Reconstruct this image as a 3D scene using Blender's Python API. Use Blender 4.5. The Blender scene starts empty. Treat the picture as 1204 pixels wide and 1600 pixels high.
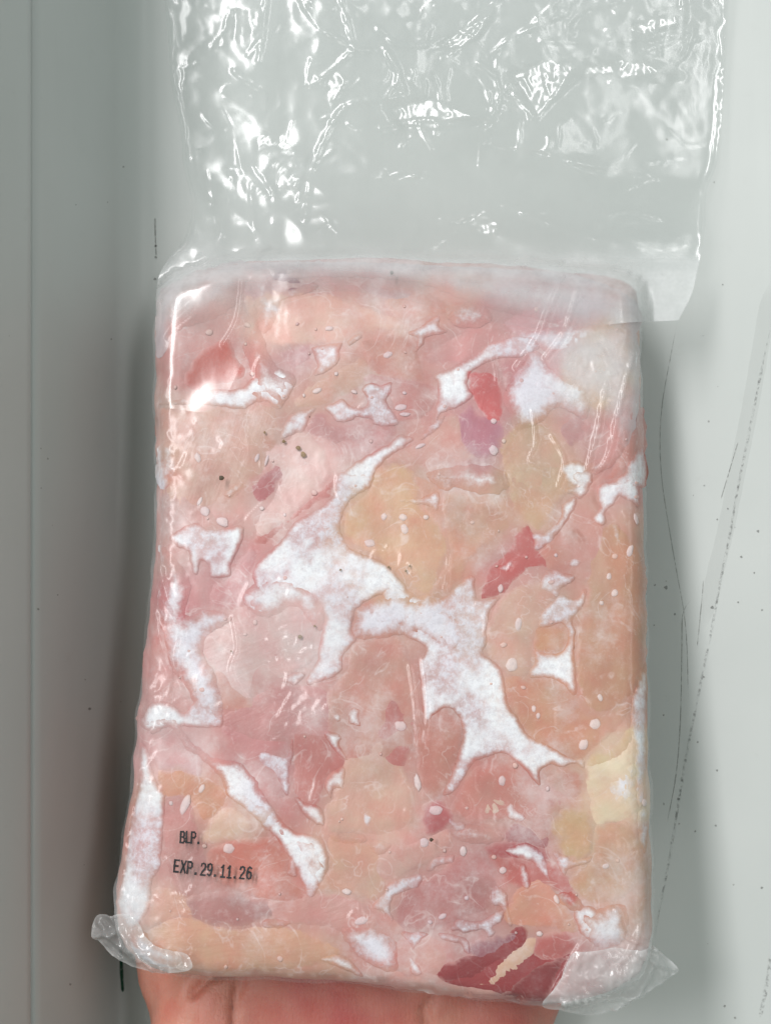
import bpy, math, random
import numpy as np
from mathutils import Vector, Matrix

# ------------------------------------------------------------------ camera, world, lamps, exposure
sc = bpy.context.scene
D, S = 0.320, 0.00016            # camera height above the panel, metres per photo pixel on the panel
cam_d = bpy.data.cameras.new('camera')
cam = bpy.data.objects.new('camera', cam_d); sc.collection.objects.link(cam)
cam.location = (0, 0, D)
cam_d.sensor_fit = 'VERTICAL'; cam_d.sensor_height = 24.0; cam_d.lens = 24.0 / (1600 * S / D)
cam_d.clip_start = 0.005; cam_d.clip_end = 20
sc.camera = cam

world = bpy.data.worlds.new('World'); sc.world = world; world.use_nodes = True
bg = world.node_tree.nodes['Background']
bg.inputs[0].default_value = (0.78, 0.95, 0.88, 1); bg.inputs[1].default_value = 0.31

def area(name, loc, target, size, size_y, power, col):
    l = bpy.data.lights.new(name, 'AREA'); l.shape = 'RECTANGLE'; l.size = size; l.size_y = size_y
    l.energy = power; l.color = col
    o = bpy.data.objects.new(name, l); sc.collection.objects.link(o)
    o.location = loc
    o.rotation_euler = (Vector(target) - Vector(loc)).to_track_quat('-Z', 'Y').to_euler()
    return o
LAMP_AT = (-0.45, 0.56, 0.92)
tube_lamp = area('ceiling_lamp', LAMP_AT, (0, 0, 0), 0.15, 0.8, 12.8, (1.0, 0.985, 0.985))
tube_lamp.rotation_euler = (math.radians(-30), math.radians(-25), 0)
area('palm_fill_lamp', (-0.42, -0.62, 0.95), (0, -0.02, 0), 0.4, 0.4, 2.0, (1.0, 0.97, 0.93))  # unseen fill light, added to brighten the palm below the pack
shadow_fill = area('shadow_fill_lamp', (0.52, 0.45, 1.2), (0, 0, 0), 0.15, 0.8, 3.2, (1.0, 0.985, 0.985))  # added fill light: lifts the shadow right of the pack and the left wall
shadow_fill.rotation_euler = (math.radians(-20), math.radians(23), 0)
sc.view_settings.view_transform = 'Standard'; sc.view_settings.look = 'None'
sc.view_settings.exposure = 0.0; sc.view_settings.gamma = 1.0
sc.view_settings.use_curve_mapping = False
sc.render.engine = 'CYCLES'
sc.cycles.use_denoising = True
try: sc.cycles.denoiser = 'OPENIMAGEDENOISE'
except Exception: pass
sc.cycles.max_bounces = 6; sc.cycles.diffuse_bounces = 3; sc.cycles.glossy_bounces = 3; sc.cycles.transparent_max_bounces = 20
sc.cycles.caustics_reflective = False; sc.cycles.caustics_refractive = False
COL = sc.collection
rng = np.random.default_rng(7); random.seed(7)

# ------------------------------------------------------------------ numeric helpers
def lin(c, k=1.0):
    c = np.asarray(c, float) / 255.0
    r = np.where(c <= 0.04045, c / 12.92, ((c + 0.055) / 1.055) ** 2.4) * k
    return np.clip(r, 0, 1)

def gnoise(x, y, seed=0):
    """2-d gradient noise in about -0.7..0.7"""
    x = np.asarray(x, float); y = np.asarray(y, float)
    ix = np.floor(x).astype(np.int64); iy = np.floor(y).astype(np.int64)
    fx, fy = x - ix, y - iy
    def g(a, b, dx, dy):
        h = (a * 374761393 + b * 668265263 + seed * 144269504) & 0xffffffff
        h = ((h ^ (h >> 13)) * 1274126177) & 0xffffffff
        h = h ^ (h >> 16)
        t = h / 4294967296.0 * 2 * np.pi
        return np.cos(t) * dx + np.sin(t) * dy
    u = fx ** 3 * (fx * (fx * 6 - 15) + 10); v = fy ** 3 * (fy * (fy * 6 - 15) + 10)
    a = g(ix, iy, fx, fy); b = g(ix + 1, iy, fx - 1, fy)
    c = g(ix, iy + 1, fx, fy - 1); d = g(ix + 1, iy + 1, fx - 1, fy - 1)
    return (a * (1 - u) + b * u) * (1 - v) + (c * (1 - u) + d * u) * v

def fbm(x, y, seed=0, n=4):
    r = 0; a = 1.0
    for k in range(n):
        r = r + a * gnoise(x * 2 ** k + 13.7 * k, y * 2 ** k - 5.1 * k, seed + k); a *= 0.5
    return r

def crumple(x, y, seed=0, n=3):
    """creased film: sharp folds where the noise changes sign"""
    wx = x + 0.35 * gnoise(x * 0.7, y * 0.7, seed + 50); wy = y + 0.35 * gnoise(x * 0.7 + 9, y * 0.7, seed + 51)
    r = 0; a = 1.0
    for k in range(n):
        r = r + a * (0.35 - np.abs(gnoise(wx * 2.1 ** k + 3.3 * k, wy * 2.1 ** k + 7.7 * k, seed + k))); a *= 0.42
    return r

def smooth(t): t = np.clip(t, 0, 1); return t * t * (3 - 2 * t)

def spline(pts, step=3.0, closed=True):
    """Catmull-Rom through the points, resampled"""
    p = np.asarray(pts, float); n = len(p); out = []
    m = n if closed else n - 1
    for i in range(m):
        if closed: a, b, c, d = p[(i - 1) % n], p[i], p[(i + 1) % n], p[(i + 2) % n]
        else: a, b, c, d = p[max(i - 1, 0)], p[i], p[i + 1], p[min(i + 2, n - 1)]
        k = max(1, int(np.hypot(*(c - b)) / step))
        for t in np.arange(k) / k:
            out.append(0.5 * (2 * b + (c - a) * t + (2 * a - 5 * b + 4 * c - d) * t * t + (3 * b - a - 3 * c + d) * t ** 3))
    if not closed: out.append(p[-1])
    return np.array(out)

def seg_dist(P, poly, closed=True, nearest=False):
    A = poly if closed else poly[:-1]
    B = np.roll(poly, -1, 0) if closed else poly[1:]
    best = np.full(len(P), 1e18); near = np.zeros_like(P) if nearest else None
    if len(P) > 500:                       # one segment at a time keeps the arrays small
        X, Y = P[:, 0], P[:, 1]; best = best * 1.0; nx_a = np.zeros(len(P)); ny_a = np.zeros(len(P))
        for (ax, ay), (bx, by) in zip(A, B):
            ex_, ey_ = bx - ax, by - ay; L = max(ex_ * ex_ + ey_ * ey_, 1e-12)
            t = ((X - ax) * ex_ + (Y - ay) * ey_) / L; np.clip(t, 0, 1, out=t)
            qx = ax + t * ex_; qy = ay + t * ey_
            e = (X - qx) ** 2 + (Y - qy) ** 2
            if nearest:
                k = e < best; nx_a[k] = qx[k]; ny_a[k] = qy[k]; best[k] = e[k]
            else: np.minimum(best, e, out=best)
        best = np.sqrt(best)
        if nearest: near = np.stack([nx_a, ny_a], 1)
    else:
        Q = P[:, None, :]
        d = B - A; L = np.maximum((d * d).sum(1), 1e-12)
        t = np.clip(((Q - A) * d).sum(2) / L, 0, 1)
        N_ = A + t[..., None] * d
        e = ((Q - N_) ** 2).sum(2); k = e.argmin(1)
        best = np.sqrt(e[np.arange(len(k)), k])
        if nearest: near = N_[np.arange(len(k)), k]
    return (best, near) if nearest else best

def near_dist(P, poly, closed, reach):
    lo, hi = poly.min(0) - reach, poly.max(0) + reach
    k = np.where((P[:, 0] > lo[0]) & (P[:, 0] < hi[0]) & (P[:, 1] > lo[1]) & (P[:, 1] < hi[1]))[0]
    d = np.full(len(P), 1e9)
    if len(k): d[k] = seg_dist(P[k], poly, closed)
    return d

def inside(P, poly):
    if len(P) > 4000:
        lo, hi = poly.min(0), poly.max(0); r = np.zeros(len(P), bool)
        k = np.where((P[:, 0] >= lo[0]) & (P[:, 0] <= hi[0]) & (P[:, 1] >= lo[1]) & (P[:, 1] <= hi[1]))[0]
        if len(k) < 0.7 * len(P):
            if len(k): r[k] = inside(P[k], poly)
            return r
    x, y = P[:, 0], P[:, 1]; r = np.zeros(len(P), bool)
    j = len(poly) - 1
    for i in range(len(poly)):
        xi, yi = poly[i]; xj, yj = poly[j]
        if yi != yj:
            r ^= ((yi > y) != (yj > y)) & (x < (xj - xi) * (y - yi) / (yj - yi) + xi)
        j = i
    return r

def unproj(px, py, z):
    f = S * (D - z) / D
    return (px - 602.0) * f, (800.0 - py) * f

# crops in which outlines were measured: origin and scale
CR = {'A': (200, 360, 450 / 1204), 'B': (600, 360, 520 / 1204), 'C': (200, 740, 450 / 1204), 'D': (600, 740, 520 / 1204),
      'E': (120, 1120, 500 / 1204), 'G': (600, 1120, 520 / 1204), 'P': (0, 0, 1.0), 'K': (240, 0, 460 / 1204),
      'L': (680, 0, 460 / 1204), 'M': (240, 250, 460 / 1204), 'N': (602, 0, 0.5)}
def T(code, pts):
    ox, oy, s = CR[code]
    return np.array([(ox + s * a, oy + s * b) for a, b in pts], float)

# ------------------------------------------------------------------ object helpers
def empty(name, loc, label, cat):
    o = bpy.data.objects.new(name, None); COL.objects.link(o); o.location = loc
    o['label'] = label; o['category'] = cat; o.empty_display_size = 0.02
    return o

def mesh_obj(name, verts, faces, mat, parent=None, attrs=None, shade=True, label=None):
    me = bpy.data.meshes.new(name)
    v = np.asarray(verts, float)
    if parent is not None: v = v - np.array(parent.location)
    me.from_pydata([tuple(q) for q in v], [], [tuple(int(i) for i in f) for f in faces]); me.update()
    if shade: me.polygons.foreach_set('use_smooth', [True] * len(me.polygons))
    for k, a in (attrs or {}).items():
        a = np.asarray(a, np.float32)
        if a.ndim == 1:
            at = me.attributes.new(k, 'FLOAT', 'POINT'); at.data.foreach_set('value', a)
        elif a.shape[1] == 3:
            at = me.attributes.new(k, 'FLOAT_VECTOR', 'POINT'); at.data.foreach_set('vector', a.ravel())
        else:
            at = me.attributes.new(k, 'FLOAT_COLOR', 'POINT'); at.data.foreach_set('color', a.ravel())
    me.materials.append(mat)
    o = bpy.data.objects.new(name, me); COL.objects.link(o)
    if parent is not None: o.parent = parent
    if label: o['label'] = label
    return o

def grid_fill(poly, step):
    """quads covering a polygon, rim vertices snapped onto the outline; returns xy, faces, rim distance"""
    lo, hi = poly.min(0) - step, poly.max(0) + step
    nx = int((hi[0] - lo[0]) / step) + 2; ny = int((hi[1] - lo[1]) / step) + 2
    X, Y = np.meshgrid(lo[0] + np.arange(nx) * step, lo[1] + np.arange(ny) * step)
    P = np.stack([X.ravel(), Y.ravel()], 1); ins = inside(P, poly)
    I = ins.reshape(ny, nx)
    k = (np.arange(ny - 1)[:, None] * nx + np.arange(nx - 1)[None]).ravel()
    cnt = (I[:-1, :-1].astype(int) + I[:-1, 1:] + I[1:, :-1] + I[1:, 1:]).ravel()
    k = k[cnt >= 1]
    F = np.stack([k, k + nx, k + nx + 1, k + 1], 1)          # image y runs down, so this winds upward in the world
    used = np.unique(F); mp = np.full(len(P), -1); mp[used] = np.arange(len(used))
    P = P[used]; ins = ins[used]; F = mp[F]
    d, near = seg_dist(P, poly, nearest=True)
    P[~ins] = near[~ins]; d[~ins] = 0
    # pull the almost-rim inner vertices out too, for a clean edge
    return P, F, d

def rim_edges(F):
    E = {}
    for f in F:
        for i in range(len(f)):
            a, b = int(f[i]), int(f[(i + 1) % len(f)])
            if (b, a) in E: del E[(b, a)]
            else: E[(a, b)] = 1
    return list(E)

def solid(V, F, dz):
    """closed lump: the sheet, a copy lower down and the rim between"""
    n = len(V); W = V.copy(); W[:, 2] -= dz; U = V.copy(); U[:, 2] -= 0.00002   # the rim has its own upper row, so the top stays evenly shaded
    faces = [tuple(f) for f in F] + [tuple(int(i) + n for i in f[::-1]) for f in F]
    E = rim_edges(F); used = sorted({v for e in E for v in e}); mp = {v: 2 * n + k for k, v in enumerate(used)}
    faces += [(mp[b], mp[a], a + n, b + n) for a, b in E]
    return np.concatenate([V, W, U[used]]), faces, np.concatenate([np.arange(n), np.arange(n), np.array(used)])

# ------------------------------------------------------------------ materials
def mat(name):
    m = bpy.data.materials.new(name); m.use_nodes = True
    nt = m.node_tree; nt.nodes.clear()
    return m, nt, nt.nodes.new('ShaderNodeOutputMaterial')
def N(nt, t, **kw):
    n = nt.nodes.new(t)
    for k, v in kw.items():
        if k.startswith('i_'):
            n.inputs[k[2:].replace('_', ' ')].default_value = v
        else: setattr(n, k, v)
    return n
def noise(nt, vec, scale, detail=3.0, rough=0.55):
    n = N(nt, 'ShaderNodeTexNoise'); n.inputs['Scale'].default_value = scale
    n.inputs['Detail'].default_value = detail; n.inputs['Roughness'].default_value = rough
    if vec is not None: nt.links.new(vec, n.inputs['Vector'])
    return n.outputs['Fac']
def ramp(nt, fac, lo, hi, a=0.0, b=1.0):
    n = N(nt, 'ShaderNodeMapRange'); n.interpolation_type = 'SMOOTHSTEP'
    n.inputs['From Min'].default_value = lo; n.inputs['From Max'].default_value = hi
    n.inputs['To Min'].default_value = a; n.inputs['To Max'].default_value = b
    nt.links.new(fac, n.inputs['Value']); return n.outputs['Result']
def math_n(nt, op, a, b=None):
    n = N(nt, 'ShaderNodeMath', operation=op)
    for i, v in enumerate((a, b)):
        if v is None: continue
        if isinstance(v, (int, float)): n.inputs[i].default_value = v
        else: nt.links.new(v, n.inputs[i])
    return n.outputs[0]
def mixc(nt, fac, a, b, mode='MIX'):
    n = N(nt, 'ShaderNodeMix', data_type='RGBA', blend_type=mode)
    for i, v in ((0, fac), (6, a), (7, b)):
        if isinstance(v, (int, float)): n.inputs[i].default_value = v
        elif isinstance(v, (tuple, list, np.ndarray)): n.inputs[i].default_value = (*v[:3], 1)
        else: nt.links.new(v, n.inputs[i])
    return n.outputs[2]
def bump(nt, h, strength, dist):
    n = N(nt, 'ShaderNodeBump'); n.inputs['Strength'].default_value = strength; n.inputs['Distance'].default_value = dist
    nt.links.new(h, n.inputs['Height']); return n.outputs['Normal']
def objco(nt): return N(nt, 'ShaderNodeTexCoord').outputs['Object']
def attr(nt, name): return N(nt, 'ShaderNodeAttribute', attribute_name=name)
def princ(nt, out, col, rough, spec=0.5, normal=None, sss=0.0, radius=(0.003, 0.0014, 0.001), sscale=1.0):
    p = N(nt, 'ShaderNodeBsdfPrincipled')
    for v, k in ((col, 'Base Color'), (rough, 'Roughness')):
        if isinstance(v, (int, float)): p.inputs[k].default_value = v
        elif isinstance(v, (tuple, list, np.ndarray)): p.inputs[k].default_value = (*v[:3], 1)
        else: nt.links.new(v, p.inputs[k])
    p.inputs['Specular IOR Level'].default_value = spec
    if normal is not None: nt.links.new(normal, p.inputs['Normal'])
    if sss:
        p.inputs['Subsurface Weight'].default_value = sss
        p.inputs['Subsurface Radius'].default_value = radius; p.inputs['Subsurface Scale'].default_value = sscale
    if out is not None: nt.links.new(p.outputs[0], out.inputs[0])
    return p

def m_panel():
    m, nt, out = mat('white enamelled sheet'); co = objco(nt)
    n1 = noise(nt, co, 9, 4); n2 = noise(nt, co, 160, 4, 0.7)
    c = mixc(nt, ramp(nt, n1, 0.3, 0.75), (0.54, 0.562, 0.55), (0.595, 0.614, 0.602))
    c = mixc(nt, ramp(nt, n2, 0.60, 0.82, 0, 0.12), c, (0.36, 0.35, 0.32))
    mp = N(nt, 'ShaderNodeMapping'); mp.inputs['Scale'].default_value = (900, 18, 20); nt.links.new(co, mp.inputs[0])
    st = noise(nt, mp.outputs[0], 1.0, 3)
    r = ramp(nt, st, 0.2, 0.8, 0.34, 0.46)
    princ(nt, out, c, r, 0.3, bump(nt, noise(nt, co, 60, 2), 0.08, 0.001)); return m
def m_dirt_and_reflection(name, col, lo, hi, scale, most=0.9):
    m, nt, out = mat(name); co = objco(nt)
    a = attr(nt, 'edge').outputs['Fac']
    f = math_n(nt, 'MULTIPLY', ramp(nt, noise(nt, co, scale, 4, 0.7), lo, hi, 0, most), ramp(nt, a, 0, 1))
    p = princ(nt, None, col, 0.7, 0.2); t = N(nt, 'ShaderNodeBsdfTransparent'); x = N(nt, 'ShaderNodeMixShader')
    nt.links.new(f, x.inputs[0]); nt.links.new(t.outputs[0], x.inputs[1]); nt.links.new(p.outputs[0], x.inputs[2])
    nt.links.new(x.outputs[0], out.inputs[0]); return m
def m_meat(name='frozen raw meat', fibre=0.24, lump=0.25, pale=1.0):
    m, nt, out = mat(name); co = objco(nt)
    c = attr(nt, 'Col').outputs['Color']; fb = attr(nt, 'fib').outputs['Vector']
    f = noise(nt, fb, 1.0, 3, 0.6)
    c = mixc(nt, ramp(nt, f, 0.35, 0.75, 0, fibre), c, mixc(nt, 1.0, c, (0.92, 0.74, 0.71), 'MULTIPLY'))
    n2 = noise(nt, co, 190, 5, 0.70)
    c = mixc(nt, ramp(nt, n2, 0.54, 0.78, 0, 0.36 * pale), c, (0.74, 0.60, 0.58))
    c = mixc(nt, ramp(nt, n2, 0.46, 0.26, 0, 0.36), c, mixc(nt, 1.0, c, (0.92, 0.56, 0.54), 'MULTIPLY'))
    n4 = noise(nt, co, 800, 3, 0.7)
    c = mixc(nt, ramp(nt, n4, 0.56, 0.76, 0, 0.14 * pale), c, (0.80, 0.70, 0.70)); c = mixc(nt, ramp(nt, n4, 0.44, 0.28, 0, 0.18), c, mixc(nt, 1.0, c, (0.86, 0.62, 0.62), 'MULTIPLY'))
    vn = N(nt, 'ShaderNodeTexNoise'); vn.inputs['Scale'].default_value = 80; vn.inputs['Detail'].default_value = 3; vn.inputs['Distortion'].default_value = 1.2
    nt.links.new(co, vn.inputs['Vector'])                       # pale membranes winding through the flesh
    mem = ramp(nt, math_n(nt, 'ABSOLUTE', math_n(nt, 'SUBTRACT', vn.outputs['Fac'], 0.5)), 0.0, 0.016, 0.26 * pale, 0)
    c = mixc(nt, math_n(nt, 'MULTIPLY', mem, ramp(nt, n2, 0.38, 0.58)), c, (0.78, 0.67, 0.66))
    b1 = noise(nt, co, 46, 6, 0.72)                             # bloom of fine ice through the flesh
    c = mixc(nt, ramp(nt, b1, 0.46, 0.72, 0.05 * pale, 0.48 * pale), c, (0.70, 0.66, 0.67))
    princ(nt, out, c, 0.42, 0.4, bump(nt, math_n(nt, 'ADD', math_n(nt, 'MULTIPLY', f, 0.45), n2), lump, 0.0007)); return m
def N2(nt, col):
    n = N(nt, 'ShaderNodeSeparateColor'); nt.links.new(col, n.inputs[0]); return n.outputs[0]
def m_frost(name, a_lo, a_hi, col=(0.82, 0.835, 0.865), scale=260.0, most=0.97, fade=0.35, thin=0.0):
    """ice and trapped air whitening the flesh below the film: dense in the middle, thin where it runs out"""
    m, nt, out = mat(name); co = objco(nt)
    e = attr(nt, 'edge').outputs['Fac']; fl = attr(nt, 'Col').outputs['Color']
    n = noise(nt, co, scale, 5, 0.72); n2 = noise(nt, co, 55, 3)
    s = math_n(nt, 'ADD', e, math_n(nt, 'MULTIPLY', math_n(nt, 'SUBTRACT', n, 0.5), fade * 2))
    s = math_n(nt, 'ADD', s, math_n(nt, 'MULTIPLY', math_n(nt, 'SUBTRACT', n2, 0.5), fade * 2))
    a = ramp(nt, s, a_lo, a_hi, 0, most)
    if thin:                                   # ice is thinner in places and the meat shows through
        a = math_n(nt, 'MULTIPLY', a, math_n(nt, 'SUBTRACT', 1.0, math_n(nt, 'MULTIPLY', ramp(nt, n2, 0.44, 0.58, 0, thin), ramp(nt, n, 0.66, 0.36, 0.15, 1.0))))
    c = mixc(nt, ramp(nt, n2, 0.40, 0.62), col, tuple(np.array(col) * (0.86, 0.84, 0.90)))
    c = mixc(nt, ramp(nt, noise(nt, co, 900, 3, 0.75), 0.42, 0.66, 0, 0.34), c, (0.50, 0.47, 0.53))
    c = mixc(nt, a, fl, c)
    princ(nt, out, c, 0.5, 0.35, bump(nt, n, 0.5, 0.0007)); return m
def m_film(name, tint=(0.97, 0.975, 0.975), milk=0.03, gloss=0.07, rough=0.12, bscale=900.0, bstr=0.25):
    """thin polythene: clear, a little milky where the attribute says it is creased or fogged, and shiny"""
    m, nt, out = mat(name); co = objco(nt)
    mk = attr(nt, 'milk').outputs['Fac']
    t = N(nt, 'ShaderNodeBsdfTransparent'); t.inputs[0].default_value = (*tint, 1)
    d = N(nt, 'ShaderNodeBsdfDiffuse'); d.inputs[0].default_value = (0.86, 0.87, 0.88, 1)
    tl = N(nt, 'ShaderNodeBsdfTranslucent'); tl.inputs[0].default_value = (0.80, 0.82, 0.84, 1)
    dd = N(nt, 'ShaderNodeMixShader'); dd.inputs[0].default_value = 0.35
    nt.links.new(d.outputs[0], dd.inputs[1]); nt.links.new(tl.outputs[0], dd.inputs[2])
    x1 = N(nt, 'ShaderNodeMixShader')
    fac = math_n(nt, 'ADD', milk, math_n(nt, 'MULTIPLY', mk, ramp(nt, noise(nt, co, 140, 3, 0.65), 0.2, 0.75, 0.55, 1.15)))
    nt.links.new(math_n(nt, 'MINIMUM', fac, 0.95), x1.inputs[0])
    nt.links.new(t.outputs[0], x1.inputs[1]); nt.links.new(dd.outputs[0], x1.inputs[2])
    g = N(nt, 'ShaderNodeBsdfGlossy'); g.inputs['Roughness'].default_value = rough
    fr = N(nt, 'ShaderNodeFresnel'); fr.inputs[0].default_value = 1.45
    gf = math_n(nt, 'MINIMUM', math_n(nt, 'ADD', gloss, math_n(nt, 'MULTIPLY', fr.outputs[0], 0.8)), 0.11)
    x2 = N(nt, 'ShaderNodeMixShader'); nt.links.new(gf, x2.inputs[0])
    nt.links.new(x1.outputs[0], x2.inputs[1]); nt.links.new(g.outputs[0], x2.inputs[2])
    nt.links.new(x2.outputs[0], out.inputs[0]); return m
def m_plain(name, col, rough=0.6, spec=0.3):
    m, nt, out = mat(name); co = objco(nt)
    c = mixc(nt, ramp(nt, noise(nt, co, 700, 3), 0.3, 0.7), tuple(col), tuple(np.array(col) * 1.5 + 0.01))
    princ(nt, out, c, rough, spec); return m
def m_skin():
    m, nt, out = mat('skin of a palm'); co = objco(nt)
    c = attr(nt, 'Col').outputs['Color']
    n = noise(nt, co, 130, 5, 0.6)
    c = mixc(nt, ramp(nt, n, 0.42, 0.72, 0, 0.55), c, mixc(nt, 1.0, c, (0.92, 0.62, 0.58), 'MULTIPLY'))
    vo = N(nt, 'ShaderNodeTexVoronoi', feature='DISTANCE_TO_EDGE'); vo.inputs['Scale'].default_value = 850
    nt.links.new(co, vo.inputs['Vector'])
    mp = N(nt, 'ShaderNodeMapping'); mp.inputs['Scale'].default_value = (1500, 300, 300); nt.links.new(co, mp.inputs[0])
    h = math_n(nt, 'ADD', ramp(nt, vo.outputs['Distance'], 0, 0.25, 0, 0.22), noise(nt, mp.outputs[0], 1.0, 3))
    princ(nt, out, c, 0.48, 0.45, bump(nt, h, 0.35, 0.0004), sss=0.25, radius=(0.004, 0.0015, 0.0008)); return m

M_PANEL = m_panel(); M_MEAT = m_meat(); M_FAT = m_meat('frozen fat', 0.08, 0.25); M_BLOOD = m_meat('dark bloody flesh', 0.24, 0.25, 0.35); M_CORE = m_meat('frozen flesh and ice', 0.2, 0.15)
M_FROST = m_frost('white frost', -0.02, 1.05, fade=0.62, thin=0.70, most=0.96, scale=480.0)
M_FROSTSOFT = m_frost('thin ragged frost', 0.10, 1.0, fade=0.75, most=0.90, scale=420.0)
M_HAZE = m_frost('grey ice haze', 0.0, 1.0, col=(0.60, 0.60, 0.62), fade=0.5, most=0.66)
M_BUB = m_frost('ice bubble', -0.3, 0.6, col=(0.82, 0.72, 0.72), fade=0.1, most=0.62)
M_BUBP = m_frost('fleck of fat', -0.2, 0.8, col=(0.80, 0.60, 0.54), fade=0.1, most=0.55)
M_FILM = m_film('tight clear polythene', tint=(0.995, 0.997, 0.997), milk=0.04, gloss=0.0, rough=0.25)
M_HEAD = m_film('loose clear polythene', tint=(0.985, 0.99, 0.988), milk=0.025, gloss=0.02, rough=0.20)
M_INK = m_plain('black marking ink', (0.012, 0.012, 0.014)); M_SPECK = m_plain('dark speck', (0.05, 0.035, 0.02))
M_BROWN = m_plain('brown speck', (0.20, 0.12, 0.05)); M_SKIN = m_skin()

# ------------------------------------------------------------------ the panel: flat sheet, folded down along its left side, with a seam
XB, ANG, RB = -0.0570, math.radians(72), 0.0095
prof = [(0.42, 0.0), (0.25, 0.0), (0.12, 0.0), (0.05, 0.0), (0.0, 0.0), (-0.03, 0.0), (-0.05, 0.0), (-0.0562, 0.0)]
for k in range(0, 15):
    a = ANG * k / 14; prof.append((XB - RB * math.sin(a), RB * (1 - math.cos(a))))
ex, ez = prof[-1]; dx, dz = -math.cos(ANG), math.sin(ANG)
def along(s): return (ex + dx * s, ez + dz * s)
# where the seam shows at photo x = 50
ts = np.linspace(0, 0.12, 4000); xs = ex + dx * ts; zs = ez + dz * ts
sx = 602 + xs / (S * (D - zs) / D); s0 = float(ts[np.argmin(np.abs(sx - 50))])
nx_, nz_ = math.sin(ANG), math.cos(ANG)
prof += [along(0.001), along(0.004), along(s0 * 0.5), along(s0 - 0.004), along(s0 - 0.0014)]
for s, dep in ((-0.0009, 0.0005), (-0.0006, 0.0040), (0.0006, 0.0040), (0.0009, 0.0006)):
    x, z = along(s0 + s); prof.append((x - nx_ * dep, z - nz_ * dep))
x, z = along(s0 + 0.0014); prof.append((x + nx_ * 0.0006, z + nz_ * 0.0006))
x, z = along(s0 + 0.0022); prof.append((x + nx_ * 0.0012, z + nz_ * 0.0012))
x, z = along(s0 + 0.004); prof.append((x + nx_ * 0.0012, z + nz_ * 0.0012))
x, z = along(s0 + 0.01); prof.append((x + nx_ * 0.0012, z + nz_ * 0.0012))
x, z = along(0.125); prof.append((x + nx_ * 0.0012, z + nz_ * 0.0012))
prof += [(x - 0.0005, z + 0.003), (x - 0.003, z + 0.0045), (x - 0.012, z + 0.005), (x - 0.12, z + 0.005)]
ys = np.linspace(-0.42, 0.42, 29)
V = [(x, y, z) for y in ys for x, z in prof]; n = len(prof)
F = [(j * n + i, j * n + i + 1, (j + 1) * n + i + 1, (j + 1) * n + i) for j in range(len(ys) - 1) for i in range(n - 1)]
F = [f[::-1] for f in F]
panel = mesh_obj('white_panel', V, F, M_PANEL, label='scuffed white metal panel that turns up into a seamed side on the left')
panel['kind'] = 'structure'; panel['category'] = 'panel'
zp_x = np.array([p[0] for p in prof][::-1]); zp_z = np.array([p[1] for p in prof][::-1])
def panel_z(x): return np.interp(x, zp_x, zp_z)
zp_px = 602 + zp_x / (S * (D - zp_z) / D); _k = zp_z < 0.10
_o = np.argsort(zp_px[_k]); zq_px, zq_z = zp_px[_k][_o], zp_z[_k][_o]
def on_panel(P):
    z = np.interp(P[:, 0], zq_px, zq_z); x, y = unproj(P[:, 0], P[:, 1], z)
    return np.stack([x + 0.00005, y, z], 1)

M_SCR = m_dirt_and_reflection('grey scratch', (0.12, 0.115, 0.10), 0.30, 0.60, 700, 0.38)
M_DIRT = m_dirt_and_reflection('dark dirt', (0.05, 0.045, 0.04), 0.42, 0.70, 900, 0.42)
M_REFLECTION = m_dirt_and_reflection('faint grey painted reflection', (0.34, 0.345, 0.33), 0.05, 0.30, 250, 0.07)  # edge of a reflection in the sheet, painted as a faint grey band
M_GREEN = m_dirt_and_reflection('green ink stroke', (0.015, 0.09, 0.05), 0.1, 0.5, 500, 0.85)
def ribbon(name, pts, w, material, lift=0.00006, soft=True, taper=True):
    c = spline(pts, 4, False); t = np.gradient(c, axis=0); t /= np.linalg.norm(t, axis=1)[:, None]
    nn = np.stack([-t[:, 1], t[:, 0]], 1); u = np.linspace(0, 1, len(c))
    wob = 1 + (0.5 if w < 12 else 0.08) * gnoise(u * len(c) / 6, u * 0 + w, 5)
    tp = np.minimum(1, np.minimum(u, 1 - u) * 10 + 0.15) if taper else np.ones_like(u)
    rows = [(-1, 0.0), (-0.4, 1.0), (0.4, 1.0), (1, 0.0)] if soft else [(-1, 1.0), (-0.9, 1.0), (0.9, 1.0), (1, 1.0)]
    V = []; E = []
    for k, e in rows:
        q = on_panel(c + nn * (w * 0.5 * k * wob * tp)[:, None]); q[:, 2] += lift
        V.append(q); E.append(np.full(len(c), e) * np.minimum(1, np.minimum(u, 1 - u) * 12 + 0.1))
    V = np.concatenate(V); m = len(c)
    F = [(r * m + i, r * m + i + 1, (r + 1) * m + i + 1, (r + 1) * m + i) for r in range(3) for i in range(m - 1)]
    return mesh_obj(name, V, F, material, panel, {'edge': np.concatenate(E)})
ribbon('scratch', [(1057, 502), (1046, 560), (1035, 620), (1030, 680), (1033, 750), (1045, 830), (1058, 905), (1067, 955), (1072, 1010), (1074, 1100)], 1.8, M_SCR)
ribbon('scratch', [(1080, 935), (1066, 958), (1064, 1010), (1062, 1120), (1055, 1210), (1040, 1290)], 2.2, M_SCR)
ribbon('scratch', [(1152, 690), (1140, 730), (1125, 780)], 2.2, M_SCR)
ribbon('scratch', [(1098, 905), (1093, 960), (1088, 1010)], 2.2, M_SCR)
ribbon('dirt_line', [(1204, 505), (1192, 560), (1180, 620), (1168, 680), (1150, 770), (1140, 830), (1126, 900), (1114, 965), (1100, 1035), (1085, 1110), (1070, 1185), (1058, 1260), (1045, 1340), (1033, 1400), (1020, 1475)], 5, M_DIRT, 0.00009)
ribbon('grey_reflection', [(1204, 440), (1184, 560), (1170, 640), (1150, 740), (1132, 830), (1115, 900), (1100, 980)], 26, M_REFLECTION, 0.00003, False)
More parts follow.
